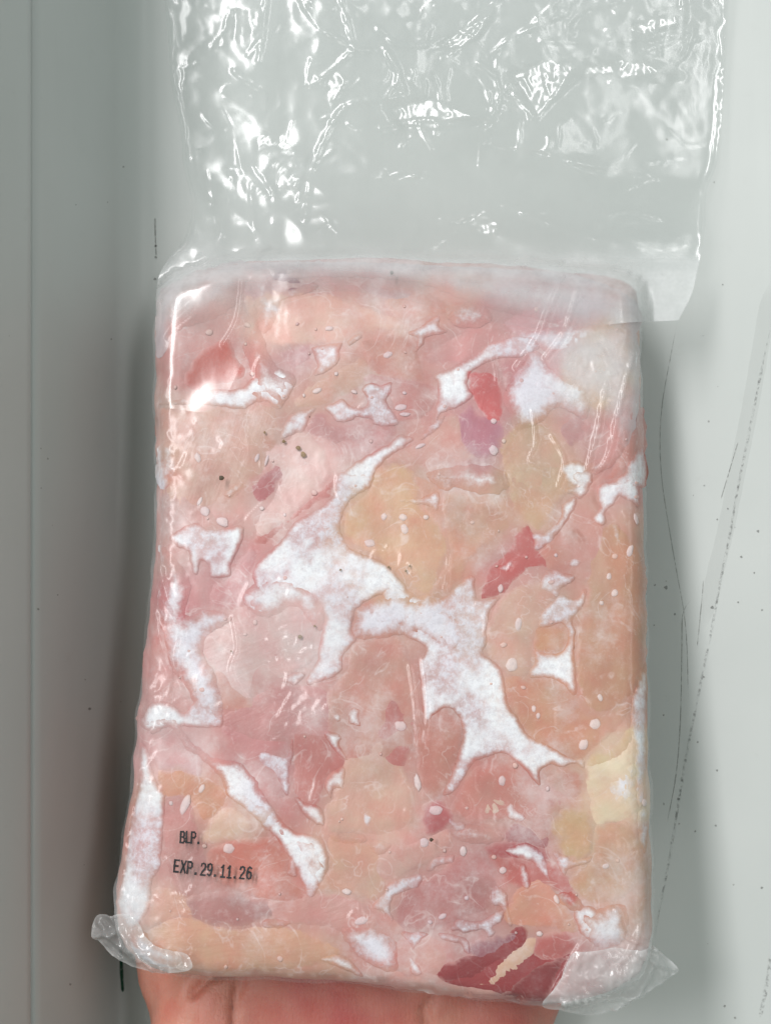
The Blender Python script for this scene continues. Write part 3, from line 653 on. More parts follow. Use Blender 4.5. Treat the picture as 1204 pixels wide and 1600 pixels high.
# ------------------------------------------------------------------ frost: sharp pools and soft ragged fields
FROST = [
 ('P', [(246,470),(262,446),(310,424),(380,408),(384,440),(368,476),(328,500),(280,516),(246,560)], 3),
 ('P', [(380,412),(560,410),(760,418),(900,430),(990,470),(992,520),(900,515),(760,480),(640,440),(500,432),(400,440)], 3),
 ('P', [(880,520),(960,500),(994,520),(996,640),(970,700),(930,640),(880,620),(850,570)], 3),
 ('A', [(515,225),(550,330),(560,430),(610,560),(690,600),(692,650),(630,742),(570,712),(500,730),(480,690),(520,640),(510,560),(480,500),(490,430),(500,330)], 1),
 ('A', [(350,668),(470,660),(530,610),(640,580),(690,650),(630,735),(560,705),(480,745),(380,735),(300,725),(130,728),(220,706),(300,698)], 0),
 ('A', [(525,215),(590,212),(610,262),(690,243),(780,218),(790,245),(700,277),(650,295),(640,335),(590,425),(540,405),(525,300)], 1),
 ('A', [(765,490),(820,480),(895,468),(885,500),(880,545),(850,575),(780,605),(790,560),(775,520)], 0),
 ('A', [(922,458),(968,428),(976,445),(940,475),(920,482)], 0),
 ('A', [(985,650),(1010,637),(1060,646),(1102,634),(1100,670),(1080,710),(1110,770),(1127,812),(1030,812),(1020,790),(960,780),(930,797),(880,800),(850,770),(822,740),(870,716),(900,705),(940,740),(988,737),(1000,700),(978,670)], 0),
 ('A', [(690,765),(780,742),(760,780),(730,840),(690,850),(637,872),(650,820)], 0),
 ('A', [(945,975),(1000,940),(1060,905),(1108,880),(1130,853),(1192,868),(1160,900),(1110,932),(1060,972),(1030,1020),(1010,1075),(960,1075),(900,1020)], 0),
 ('C', [(398,85),(440,45),(487,38),(462,75),(420,100)], 0),
 ('A', [(120,930),(160,875),(205,885),(218,960),(200,1040),(160,1080),(122,1060)], 1),
 ('B', [(88,372),(130,350),(192,308),(200,345),(226,366),(150,386),(140,412),(110,442),(120,392)], 0),
 ('B', [(430,395),(530,380),(560,420),(500,452),(420,462),(350,487),(310,520),(300,560),(318,600),(260,640),(200,665),(183,702),(190,640),(195,560),(184,520),(260,490),(330,450),(380,412)], 0),
 ('B', [(130,756),(160,710),(198,680),(222,668),(192,720),(160,742)], 0),
 ('B', [(430,600),(480,500),(540,430),(600,480),(690,520),(745,560),(725,680),(630,640),(560,695),(480,725),(450,660)], 1),
 ('B', [(220,275),(330,262),(385,300),(370,342),(260,348)], 1),
 ('B', [(470,380),(600,350),(720,330),(860,360),(910,420),(900,540),(850,470),(760,420),(640,470),(560,420)], 1),
 ('B', [(160,885),(220,858),(330,848),(400,858),(450,890),(420,950),(330,950),(250,925),(200,935)], 1),
 ('B', [(882,842),(922,788),(942,800),(942,926),(800,925),(862,882)], 0),
 ('B', [(635,850),(700,833),(747,880),(737,918),(700,940),(650,895)], 0),
 ('B', [(720,860),(800,800),(860,680),(910,620),(900,690),(860,800),(800,870),(750,880)], 1),
 ('C', [(1020,0),(1000,60),(930,110),(888,190),(893,260),(940,322),(1030,352),(1100,402),(1168,497),(1060,502),(960,560),(935,640),(950,692),(900,760),(883,832),(790,872),(748,882),(750,850),(790,780),(803,700),(820,600),(790,530),(720,505),(640,530),(570,590),(500,560),(478,512),(530,480),(520,420),(560,350),(640,280),(700,200),(790,150),(860,90),(880,0)], 0),
 ('C', [(480,510),(560,440),(640,420),(760,470),(820,560),(800,660),(700,560),(600,600),(520,580)], 1),
 ('C', [(175,265),(240,220),(290,208),(360,237),(470,218),(484,260),(460,320),(430,380),(420,432),(345,432),(335,380),(302,365),(290,420),(268,400),(250,330),(200,300)], 0),
 ('C', [(640,862),(700,833),(742,840),(700,882),(660,872)], 0),
 ('C', [(915,1020),(928,972),(975,983),(972,1010),(975,1060),(925,1050)], 0),
 ('C', [(1113,1045),(1140,1030),(1162,1040),(1155,1066),(1125,1072)], 0),
 ('C', [(850,1012),(885,998),(892,1030),(872,1048)], 0),
 ('C', [(90,965),(170,955),(230,1000),(280,950),(320,930),(355,960),(392,1047),(350,1062),(250,1060),(180,1050),(120,1072),(60,1060)], 0),
 ('C', [(125,500),(150,420),(130,300),(200,360),(250,430),(262,500),(240,560),(250,600),(330,570),(440,600),(330,680),(320,770),(370,860),(392,1047),(300,990),(230,880),(170,790),(140,650)], 1),
 ('C', [(1190,500),(1060,505),(960,565),(935,640),(960,690),(1100,680),(1204,640)], 1),
 ('D', [(0,345),(50,390),(100,437),(205,452),(260,410),(320,368),(338,457),(417,444),(385,490),(368,560),(372,610),(355,650),(410,690),(430,730),(445,830),(480,880),(520,945),(600,985),(675,1030),(715,1030),(722,1065),(690,1050),(640,1060),(600,1050),(565,1080),(560,1130),(510,1075),(470,1035),(430,1010),(370,1025),(320,1045),(290,1095),(250,1150),(211,1160),(240,1095),(270,1005),(285,945),(275,890),(240,846),(205,855),(180,880),(147,907),(138,850),(130,760),(123,690),(150,640),(125,610),(80,590),(40,560),(0,500)], 0),
 ('D', [(-60,470),(60,450),(160,440),(240,480),(300,560),(280,640),(200,640),(120,590),(20,570),(-60,560)], 1),
 ('D', [(512,184),(535,210),(575,217),(615,185),(640,150),(645,110),(690,83),(694,115),(660,170),(610,237),(550,277),(535,240)], 0),
 ('D', [(563,392),(590,348),(640,355),(687,371),(680,390),(640,415),(620,447),(590,430),(563,420)], 0),
 ('D', [(558,560),(565,510),(590,480),(640,438),(665,446),(690,455),(722,418),(734,424),(725,460),(700,500),(680,530),(690,570),(685,650),(692,720),(697,790),(680,802),(650,765),(610,740),(560,737),(528,737),(527,710),(545,680),(545,628),(560,646),(620,651),(650,630),(665,572),(640,540),(590,555)], 0),
 ('D', [(403,337),(430,325),(455,310),(469,325),(450,361),(420,356)], 0),
 ('D', [(658,320),(680,304),(717,315),(700,341),(670,336)], 0),
 ('D', [(780,40),(840,25),(900,10),(922,60),(920,122),(890,100),(850,80),(830,110),(800,140),(802,180),(770,187),(753,160),(780,120),(768,90)], 0),
 ('D', [(828,178),(852,200),(852,292),(840,250),(818,200)], 0),
 ('D', [(900,800),(920,740),(947,690),(950,926),(945,1100),(930,1200),(915,1190),(905,1100),(905,1000),(890,926),(893,850)], 0),
 ('D', [(40,100),(75,88),(130,90),(150,80),(197,68),(195,132),(170,125),(150,110),(90,110)], 0),
 ('D', [(650,0),(742,-15),(747,40),(710,92),(690,80),(650,60),(682,38)], 0),
 ('D', [(150,0),(230,-10),(300,-25),(420,0),(455,40),(380,72),(280,40),(220,62)], 1),
 ('G', [(800,220),(860,180),(915,170),(915,280),(870,330),(810,320)], 1),
 ('E', [(238,95),(270,130),(282,200),(310,260),(332,300),(325,420),(312,560),(282,620),(272,720),(220,792),(180,785),(150,700),(170,600),(200,400),(230,260),(235,170)], 0),
 ('E', [(230,0),(370,-5),(400,60),(500,150),(600,170),(660,220),(700,290),(740,350),(800,420),(850,450),(912,454),(940,500),(943,580),(910,640),(880,677),(850,640),(840,600),(815,560),(810,500),(740,440),(690,410),(690,370),(630,340),(570,290),(530,220),(460,150),(410,120),(350,40),(280,60)], 2),
 ('E', [(560,280),(600,170),(700,295),(800,420),(910,455),(943,560),(880,677),(815,560),(740,440),(690,400),(640,350)], 0),
 ('E', [(678,145),(710,127),(770,150),(795,140),(810,83),(817,130),(800,200),(795,292),(770,270),(740,210),(690,180)], 0),
 ('E', [(934,60),(960,54),(997,75),(990,110),(1017,162),(980,140),(945,100)], 0),
 ('E', [(933,250),(955,215),(1007,188),(1005,270),(970,265),(955,307),(940,280)], 0),
 ('E', [(818,300),(860,320),(920,345),(927,407),(880,390),(840,350)], 0),
 ('E', [(1068,350),(1085,343),(1112,380),(1100,427),(1075,400)], 0),
 ('E', [(1085,470),(1130,463),(1182,480),(1160,517),(1110,510)], 1),
 ('E', [(793,590),(800,528),(822,540),(827,602)], 0),
 ('E', [(910,908),(1000,898),(1077,977),(1000,950)], 0),
 ('E', [(230,800),(320,850),(400,878),(417,920),(380,947),(300,937),(230,900),(198,830)], 1),
 ('E', [(700,770),(750,760),(802,775),(740,797),(700,790)], 1),
 ('E', [(500,0),(547,0),(547,30),(510,25)], 0),
 ('E', [(950,440),(1060,440),(1090,470),(1000,480)], 1),
 ('E', [(1000,800),(1110,790),(1204,850),(1200,960),(1100,930),(1040,880)], 1),
 ('G', [(0,640),(25,600),(80,580),(132,573),(130,612),(100,625),(50,640),(20,680),(32,745),(5,710),(-45,690)], 0),
 ('G', [(428,340),(455,306),(480,330),(517,360),(500,382),(450,370)], 0),
 ('G', [(438,475),(520,458),(570,490),(590,530),(602,602),(560,560),(520,520),(450,505)], 0),
 ('G', [(225,345),(245,375),(292,385),(287,412),(250,410)], 0),
 ('G', [(153,552),(180,515),(247,500),(247,526),(200,536),(170,557)], 0),
 ('G', [(485,545),(505,528),(522,560),(532,602),(520,627),(498,610)], 0),
 ('G', [(610,488),(640,495),(690,520),(752,504),(735,530),(690,540),(660,555),(650,572),(630,540)], 0),
 ('G', [(383,660),(400,610),(440,635),(447,680),(462,752),(440,747),(420,690),(395,680)], 0),
 ('G', [(243,770),(265,733),(340,740),(400,710),(432,698),(422,740),(390,760),(402,780),(375,797),(360,770),(300,782),(270,775)], 0),
 ('G', [(63,780),(152,784),(145,800),(115,840),(105,860),(137,910),(130,932),(100,932),(80,880),(90,830),(70,800)], 0),
 ('G', [(198,783),(260,790),(300,810),(315,857),(290,850),(270,820),(220,810)], 0),
 ('G', [(610,650),(680,630),(740,700),(860,675),(880,760),(850,825),(780,835),(715,785),(700,720),(660,690)], 1),
 ('G', [(690,700),(760,690),(770,760),(740,800),(705,770)], 0),
 ('G', [(918,345),(952,338),(957,400),(940,500),(918,420)], 0),
 ('G', [(240,410),(330,390),(430,420),(420,450),(330,460),(260,440)], 1),
]
for i, (cr, pts, soft) in enumerate(FROST):
    poly = spline(T(cr, pts), 2.2)
    t = np.gradient(poly, axis=0); t /= np.linalg.norm(t, axis=1)[:, None] + 1e-9
    nn = np.stack([-t[:, 1], t[:, 0]], 1)
    poly = poly + nn * (fbm(poly[:, 0] / 12, poly[:, 1] / 12, 400 + i, 3) * (4.0 if soft else 2.6))[:, None]
    size = np.ptp(poly, axis=0).max()
    P, F, d = grid_fill(poly, 4.2 if size > 120 else 2.6)
    dz = -0.00008 + (0.00021 * (1 - np.exp(-d / 3.0)) if soft == 0 else 0.00030 * (1 - np.exp(-d / 9))) + 0.000006 * (i % 9)
    dz = dz + 0.00010 * fbm(P[:, 0] / 14, P[:, 1] / 14, 30 + i, 2) * (1 - np.exp(-d / 6))
    V = lay(P, dz)
    w = 40.0 if soft == 3 else 26.0 if soft == 1 else (14.0 if soft == 2 else 9.0)
    e = np.clip(d / w, 0, 1) * (0.82 if size < 75 else 1.0)
    if soft in (1, 3): e = np.maximum(e, np.clip(1.0 - (seg_dist(P, OUT) - 4) / (30.0 if soft == 3 else 14.0), 0, 1))
    if soft: e = np.minimum(e, 0.92) * (0.92 if soft == 1 else 1)
    mesh_obj('frost_patch', V, [tuple(f) for f in F], M_HAZE if soft == 3 else M_FROSTSOFT if soft else M_FROST, block, {'edge': e, 'Col': colour_below(P)})

# small ice bubbles and flecks of fat pressed against the film
BUB = [('C',322,158,22,20),('C',395,202,27,20),('A',790,670,21,11),('A',292,950,13,23),('A',840,410,18,11),('A',945,675,14,8),('D',485,545,13,27),('D',460,692,22,26),('D',420,415,10,16),
       ('D',910,165,8,22),('D',888,280,12,24),('D',762,905,22,20),('D',68,158,15,14),('D',73,200,14,20),('D',150,158,11,10),('D',832,432,13,14),('D',812,372,10,14),
       ('D',785,468,9,9),('D',540,850,9,13),('D',556,876,9,11),('D',780,810,10,15),('D',620,295,7,7),('B',395,795,17,20),('B',395,690,12,11),('B',60,640,22,13),('B',75,665,20,8),
       ('E',572,495,23,19),('E',1015,657,18,12),('E',1070,767,27,15),('E',408,330,16,40),('E',470,270,10,20),('E',355,325,8,10),('G',425,232,15,19),('G',720,100,18,22),
       ('G',120,237,12,32),('G',58,33,24,20),('G',428,555,14,13),('G',560,785,12,11),('G',298,655,9,9),('G',285,485,13,19),('G',145,455,17,19),('G',210,722,16,10),('G',165,742,10,8),
       ('G',186,338,26,20),('G',590,260,8,10),('G',940,310,9,15),('G',622,660,10,18),('G',800,540,14,11),('G',640,1020,8,8),('B',130,780,20,8),('C',655,172,8,8),('C',560,145,10,9),
       ('C',300,115,8,22),('A',540,950,9,20),('A',580,960,7,26),('A',1085,520,20,14),('A',870,600,9,9),('A',735,690,6,9),('A',1155,680,10,7),('C',1070,180,14,16),('C',1010,290,24,17)]
NB = len(BUB)
for k in range(75):
    px, py = rng.uniform(255, 1000), rng.uniform(470, 1540)
    r = 2.0 + 3.2 * rng.random() ** 2
    BUB.append(('P', px, py, r * rng.uniform(0.8, 1.5), r))
for i, (cr, cx, cy, rx, ry) in enumerate(BUB):
    ox, oy, s = CR[cr]; px, py = ox + s * cx, oy + s * cy; rx, ry = rx * s, ry * s
    if not inside(np.array([[px, py]]), OUT)[0]: continue
    n = 12; a = np.arange(n) * 2 * np.pi / n + 0.2; rot = rng.uniform(-0.5, 0.5)
    jit = 1 + 0.32 * gnoise(np.cos(a) * 1.3 + i, np.sin(a) * 1.3, i)
    rings = []
    for q in (1.0, 0.72, 0.35):
        ux, uy = rx * jit * np.cos(a) * q, ry * jit * np.sin(a) * q
        rings.append(np.stack([px + ux * math.cos(rot) - uy * math.sin(rot), py + ux * math.sin(rot) + uy * math.cos(rot)], 1))
    P = np.concatenate(rings + [np.array([[px, py]])])
    h = np.concatenate([np.full(n, 0.00004), np.full(n, 0.00024), np.full(n, 0.00027), [0.00028]])
    V = lay(P, h)
    F = [(r * n + i2, r * n + (i2 + 1) % n, (r + 1) * n + (i2 + 1) % n, (r + 1) * n + i2)[::-1] for r in range(2) for i2 in range(n)]
    F = [f[::-1] for f in F]
    F += [(2 * n + i2, 3 * n, 2 * n + (i2 + 1) % n)[::-1] for i2 in range(n)]
    F = [tuple(f) for f in F]
    e = np.concatenate([np.zeros(n), np.full(n, 0.8), np.ones(n + 1)])
    mesh_obj('ice_bubble' if i < NB else 'fat_fleck', V, F, M_BUB if i < NB else M_BUBP, block, {'edge': e, 'Col': colour_below(P)})
def bead(name, px, py, r, dz, material, parent, tab=None):
    n = 8; a = np.arange(n) * 2 * np.pi / n; rr = r * (0.75 + 0.5 * rng.random(n))
    P = np.concatenate([np.stack([px + rr * np.cos(a), py + rr * np.sin(a)], 1), [[px, py]]])
    V = lay(P, np.concatenate([np.full(n, dz), [dz + 0.0003]]), tab)
    mesh_obj(name, V, [((i + 1) % n, i, n) for i in range(n)], material, parent)

# ------------------------------------------------------------------ the bag: tight front film with its wrinkles
def gauss(P, cx, cy, r): return np.exp(-((P[:, 0] - cx) ** 2 + (P[:, 1] - cy) ** 2) / (r * r))
CRMP = [(246,620,28,.6),(246,700,35,.9),(245,800,35,.9),(930,600,110,1.0),(265,900,50,1.0),(250,1090,55,.9),(205,1400,45,1.2),(470,1000,80,.55),(830,715,60,.8),(985,1500,70,1.2),(285,500,60,.35),(740,790,60,.5),(650,890,45,.7),
        (570,1385,40,.6),(760,1290,40,.6),(470,1110,60,.6),(960,1330,50,.8),(300,1360,45,.6),(740,740,60,.6),(860,520,90,.7),(970,790,40,.6),(540,745,35,.6),(330,720,60,.2),(420,450,60,.5),(240,1230,40,1.0)]
RINGS = [(742,792,24,.10,5.5),(655,888,34,.10,6.5),(572,1385,26,.12,5.5),(450,1005,60,.14,11.0),(762,1290,24,.12,6.0),(480,1112,30,.10,6.0),(560,712,22,.10,5),(920,1340,28,.1,6.5),(300,1385,30,.1,7)]
WR = [ # tight wrinkles on the front: polyline, height mm, half width px
 ([(880,432),(858,480),(838,530),(806,575)],1.0,7),([(905,440),(880,520),(850,560)],.7,6),([(985,560),(965,640),(945,720),(905,760)],.8,6),([(945,600),(930,680),(915,735)],.7,6),
 ([(365,965),(372,1010),(362,1050),(390,1095),(410,1110)],.5,5),([(420,1000),(460,1020),(490,1012)],.5,5),([(250,880),(262,930),(285,980),(280,1040),(300,1090)],.8,7),
 ([(243,950),(252,1000),(270,1050)],.7,6),([(220,1200),(208,1260),(195,1330),(190,1400)],.9,7),([(236,1250),(222,1330),(210,1400),(206,1450)],.6,6),
 ([(262,1340),(275,1370),(285,1400),(300,1420)],.45,4),([(245,1400),(270,1410),(300,1408)],.4,4),([(1000,1440),(985,1480),(960,1510)],.9,7),([(960,1420),(975,1460),(1000,1470)],.8,6),
 ([(905,1475),(880,1520),(860,1560)],.8,7),([(300,480),(260,520),(246,560)],.8,7),([(380,440),(372,500),(350,540)],.6,6),([(830,640),(836,690),(826,720),(850,735)],.55,4),
 ([(860,680),(880,720),(870,760)],.5,5),([(640,1040),(648,1100),(655,1180)],.35,5),([(660,1030),(668,1110),(660,1170)],.3,5),([(640,930),(690,925),(700,870)],.3,4)]
FOUT = spline(OUT[::3], 8)
ctr = FOUT.mean(0)
tn = np.gradient(FOUT, axis=0); tn /= np.linalg.norm(tn, axis=1)[:, None]
nrm2 = np.stack([tn[:, 1], -tn[:, 0]], 1)
if ((FOUT - ctr) * nrm2).sum() < 0: nrm2 = -nrm2
FOUT = FOUT + nrm2 * (2.5 + 4.0 * fbm(FOUT[:, 0] / 60, FOUT[:, 1] / 60, 91, 3))[:, None]
P, F, d = grid_fill(FOUT, 3.0)
mask = np.zeros(len(P))
for cx, cy, r, a in CRMP: mask = np.maximum(mask, a * gauss(P, cx, cy, r))
w = (0.08 + 0.92 * mask) * 0.00065 * crumple(P[:, 0] / 30, P[:, 1] / 30, 11, 3) + (0.025 + 0.85 * mask) * 0.00020 * crumple(P[:, 0] / 11, P[:, 1] / 11, 17, 2)
w = w + 0.0006 * crumple(P[:, 0] / 26, P[:, 1] / 26, 19, 2) * np.exp(-d / 18) * (1 + 1.3 * smooth((340 - P[:, 0]) / 60))
for cx, cy, r, a, lam in RINGS:
    rr = np.hypot((P[:, 0] - cx), (P[:, 1] - cy) * 0.85) + 13 * fbm(P[:, 0] / 26, P[:, 1] / 26, int(cx), 2)
    w = w + a * 0.001 * np.sin(rr * 2 * np.pi / lam) * gauss(P, cx, cy, r) * 0.6
for pts, a, hw in WR:
    dd = near_dist(P, spline(pts, 4, False), False, 14)
    w = w + a * 0.0009 * np.maximum(0, 1 - dd / hw) ** 1.3
for k in range(170):
    if k % 3: cx, cy, r, a = CRMP[rng.integers(len(CRMP))]; p0 = np.array([cx + rng.normal(0, r * 0.6), cy + rng.normal(0, r * 0.6)])
    else: p0 = np.array([rng.uniform(250, 1000), rng.uniform(470, 1530)])
    a0 = rng.uniform(0, 2 * np.pi); bend = rng.normal(0, 0.5); L = rng.uniform(10, 42); pts = [p0]
    for q in range(4):
        a0 += bend * 0.6 + rng.normal(0, 0.15); pts.append(pts[-1] + L / 4 * np.array([np.cos(a0), np.sin(a0)]))
    dd = near_dist(P, spline(pts, 4, False), False, 8)
    w = w + rng.uniform(0.00010, 0.00030) * np.maximum(0, 1 - dd / 4.5)
w = w + 0.00002 * fbm(P[:, 0] / 9, P[:, 1] / 9, 5, 2)
rim = smooth(d / 8)
V = lay(P, 0.0007 + w * rim, TABF)
milk = 0.10 * gauss(P, 300, 520, 60) + 0.22 * gauss(P, 930, 560, 90) + 0.30 * gauss(P, 985, 1500, 55) + 0.18 * gauss(P, 205, 1420, 45) + 0.25 * smooth((455 - P[:, 1]) / 60) \
     + 0.02 * (1 - smooth(d / 10)) + 0.10 * gauss(P, 450, 990, 80) + 0.15 * np.clip(mask, 0, 1)
mesh_obj('front_film', V, F, M_FILM, bag, {'milk': milk})
# back film below the block
Pb, Fb, db = grid_fill(FOUT, 10.0)
x, y = unproj(Pb[:, 0], Pb[:, 1], 0.03)
for _ in range(10): x, y = unproj(Pb[:, 0], Pb[:, 1], zf(y) - THK / 2)
_, dd = front(x, y, 0.001, True); dd = np.maximum(dd, 0)
zb = np.maximum(zf(y) - THK + rim_drop(dd) - 0.0004, 0.0008)
mesh_obj('back_film', np.stack([x, y, zb], 1), [tuple(f[::-1]) for f in Fb], M_FILM, bag, {'milk': np.full(len(Pb), 0.1)})

# loose open top: two layers of creased film above the block, lapping over its top edge
FAC = [('K',[(690,340),(745,265),(800,330),(730,455)],1),('K',[(388,515),(520,550),(640,640),(600,785),(480,760),(420,680)],.9),('K',[(275,430),(340,520),(370,700),(350,690),(320,560)],1),
       ('K',[(320,40),(450,20),(440,150),(380,230),(320,160)],.6),('L',[(145,295),(225,370),(235,460),(195,380)],1),('L',[(290,300),(440,240),(600,260),(500,400),(410,480)],.7),
       ('L',[(600,260),(850,240),(1000,310),(800,325),(590,325)],.8),('L',[(770,100),(1000,40),(1000,110),(850,150),(780,140)],1),('L',[(0,180),(260,20),(180,160),(60,210)],.6),
       ('M',[(400,100),(435,180),(440,210),(400,205)],1),('M',[(400,270),(470,380),(400,380)],.7),('M',[(490,250),(540,235),(610,265),(560,285)],1),('M',[(240,180),(270,90),(320,70),(290,300),(270,340)],.6),
       ('M',[(860,95),(960,50),(1105,40),(1085,80)],1),('N',[(215,700),(300,655),(370,690),(350,740),(280,730)],1),('N',[(340,460),(480,470),(800,535),(640,530)],.6),('L',[(1090,180),(1130,180),(1100,330)],.8),
       ('N',[(0,530),(120,530),(90,555),(0,560)],.8),('M',[(170,260),(205,265),(195,320)],.9),('L',[(300,440),(370,440),(340,460)],1),('L',[(640,430),(690,420),(650,450)],1),
       ('N',[(0,200),(40,230),(60,290),(30,270)],.8),('N',[(0,330),(140,300),(330,370),(200,385),(40,400)],.6),('K',[(1000,300),(1060,300),(1080,370)],.8)]
RDG = [('L',[(430,165),(620,175),(800,160),(980,140)]),('L',[(0,520),(160,500)]),('L',[(390,470),(410,482),(580,325),(800,325),(860,300)]),('L',[(380,120),(480,20),(500,0)]),
       ('L',[(535,150),(550,90),(620,30),(700,20),(760,0)]),('L',[(1015,0),(1010,110),(960,150)]),('L',[(220,230),(290,170),(380,120),(520,60)]),('L',[(860,200),(960,170),(1060,100)]),
       ('L',[(0,170),(90,160),(260,0)]),('L',[(30,240),(120,180),(230,70)]),('L',[(290,300),(340,400),(405,480)]),('L',[(180,260),(240,310),(260,400),(230,460)]),
       ('K',[(600,0),(650,10),(730,40)]),('K',[(460,0),(450,100),(430,250)]),('K',[(770,0),(800,120),(828,200),(900,203)]),('K',[(920,115),(1000,180),(1110,185),(1204,170)]),('K',[(1110,185),(1120,130)]),
       ('K',[(960,220),(1000,300),(1020,370)]),('K',[(730,500),(780,440),(880,410),(1020,400)]),('K',[(650,690),(700,560),(780,440)]),('K',[(930,522),(1100,490),(1204,512)]),
       ('K',[(610,20),(680,110),(760,160),(830,200)]),('K',[(640,350),(720,290),(820,200)]),('K',[(420,680),(490,785)]),('K',[(330,290),(380,330),(430,360)]),
       ('M',[(240,180),(270,90),(320,70),(290,300)]),('M',[(420,20),(490,130),(495,250)]),('M',[(640,70),(620,240)]),('M',[(400,100),(410,260),(470,380)]),('M',[(860,95),(1100,70)]),
       ('N',[(340,470),(480,478),(640,520),(830,545)]),('N',[(370,640),(600,730),(830,775),(990,750)]),('N',[(120,790),(240,700)]),('N',[(0,310),(40,230),(0,150)]),
       ('N',[(640,740),(720,660),(860,680)]),('N',[(1000,560),(995,640),(985,740)]),('N',[(930,0),(925,70)]),('N',[(960,90),(940,160),(900,200)]),('N',[(1040,240),(1030,420),(1000,600)])]
FAC = [(T(c, p), a) for c, p, a in FAC]; RDG = [spline(T(c, p), 3, False) for c, p in RDG]
HLX = spline([(262,-170),(258,-60),(258,0),(263,60),(268,130),(283,210),(287,262),(300,320),(288,372),(250,428),(243,500),(243,560),(244,640)], 3, False)
HRX = spline([(1150,-170),(1140,-60),(1134,0),(1128,150),(1120,250),(1103,300),(1100,360),(1085,440),(1076,468),(1060,500),(1058,520),(1050,580),(1040,640)], 3, False)
HBOT = np.array([(236,700),(243,640),(330,641),(372,580),(392,520),(430,470),(520,455),(620,468),(720,492),(830,512),(930,508),(995,503),(1061,500),(1100,490)], float)
for k in range(120):                          # finer creases, most of them near the open end
    p0 = np.array([rng.uniform(275, 1100), 380 - 420 * rng.random() ** 0.7]); a0 = rng.uniform(0, 2 * np.pi); L = rng.uniform(12, 55); pts = [p0]
    for q in range(3):
        a0 += rng.normal(0, 0.35); pts.append(pts[-1] + L / 3 * np.array([np.cos(a0), np.sin(a0)]))
    RDG.append(spline(pts, 4, False))
NBIG = len(RDG) - 120
def edge_at(c, y): return np.interp(y, c[:, 1], c[:, 0])
def header(name, seed, back):
    ny, nx = (290, 300) if not back else (150, 150)
    bot_u = spline(HBOT, 4, False)
    U = np.linspace(0, 1, nx); Pm = np.zeros((ny, nx, 2))
    for i, u in enumerate(U):
        xg = 243 + u * (1061 - 243); yb = np.interp(xg, bot_u[:, 0], bot_u[:, 1]) if not back else 404.0
        yy = -165 + (yb + 165) * np.linspace(0, 1, ny)
        xl, xr = edge_at(HLX, yy), edge_at(HRX, np.minimum(yy, 500))
        Pm[:, i, 0] = xl + u * (xr - xl) ; Pm[:, i, 1] = yy
    P = Pm.reshape(-1, 2).copy()
    # wavy hems
    e = np.minimum(np.tile(U, ny), 1 - np.tile(U, ny))
    if back: P[:, 0] += 10 * (0.5 - np.tile(U, ny))
    z0 = 0.0055 + 0.0085 * smooth((P[:, 1] - 200) / 205)
    if back: z0 = 0.0025 + 0.0065 * smooth((P[:, 1] - 250) / 155)
    # over the block the film lies on it
    zt = look(TABF, P[:, 0], P[:, 1]); zt = np.maximum(zt, 0.0135)
    if not back:
        k = smooth((P[:, 1] - 350) / 75); z0 = z0 * (1 - k) + (np.maximum(zt, 0.0145) + 0.0016) * k
    far = smooth((430 - P[:, 1]) / 60)
    m1 = 0.35 + 0.65 * smooth((150 - P[:, 1]) / 170) + 0.7 * gauss(P, 400, 300, 120) + 0.5 * gauss(P, 300, 420, 80)
    w = m1 * 0.0017 * crumple(P[:, 0] / 100, P[:, 1] / 100, seed, 2) * (0.25 + 0.75 * far)
    m2 = smooth((170 - P[:, 1]) / 120) + 0.9 * gauss(P, 400, 250, 90) + 0.8 * gauss(P, 300, 400, 70) + 0.9 * gauss(P, 960, 80, 150) + 0.6 * gauss(P, 700, 190, 120) + 0.35
    w = w + m2 * 0.00022 * crumple(P[:, 0] / 42, P[:, 1] / 42, seed + 60, 3) * far
    w = w + 0.0016 * fbm(P[:, 0] / 200, P[:, 1] / 200, seed + 5, 2) * far
    if not back:
        for poly, a in FAC:
            c = poly.mean(0); ins = inside(P, poly); dd = near_dist(P, poly, True, 12); t = np.where(ins, smooth(dd / 9 + 0.25), 0.16 * np.maximum(0, 1 - dd / 8))
            q = P - c; cx_, cy_ = unproj(c[0], c[1], 0.008); pt = np.array([cx_, cy_, 0.008])
            vl = np.array(LAMP_AT) - pt; vc = np.array([0, 0, D]) - pt       # the crease planes tilt so that some glint
            hn = vl / np.linalg.norm(vl) + vc / np.linalg.norm(vc); g = -hn[:2] / hn[2]
            s = (q[:, 0] * g[0] - q[:, 1] * g[1]) * S
            w = w + t * (0.95 * s) + np.where(ins, smooth(dd / 6) * 0.00042 * crumple(P[:, 0] / 17, P[:, 1] / 17, 71, 2), 0)
        for k, c in enumerate(RDG):
            hw = 7.0 if k < NBIG else 4.0
            dd = near_dist(P, c, False, 12); w = w + (0.00050 if k < NBIG else 0.00030) * np.maximum(0, 1 - dd / hw) * (0.6 + 1.2 * np.abs(gnoise(P[:, 0] / 20, P[:, 1] / 20, 4)))
    w = w + 0.0012 * np.exp(-e / 0.006) * (0.5 + crumple(P[:, 0] / 40, P[:, 1] / 40, 8, 2)) * far
    z = np.maximum(z0 + w, 0.0006 + (0.0014 if not back else 0.0))
    if not back:
        z = np.where(P[:, 1] > 395, np.maximum(z, np.where(zt > 0.0136, zt + 0.0012, z)), z)
    x, y = unproj(P[:, 0], P[:, 1], z)
    z = np.maximum(z, panel_z(x) + 0.0005)
    V = np.stack([x, y, z], 1)
    F = [(j * nx + i, (j + 1) * nx + i, (j + 1) * nx + i + 1, j * nx + i + 1) for j in range(ny - 1) for i in range(nx - 1)]
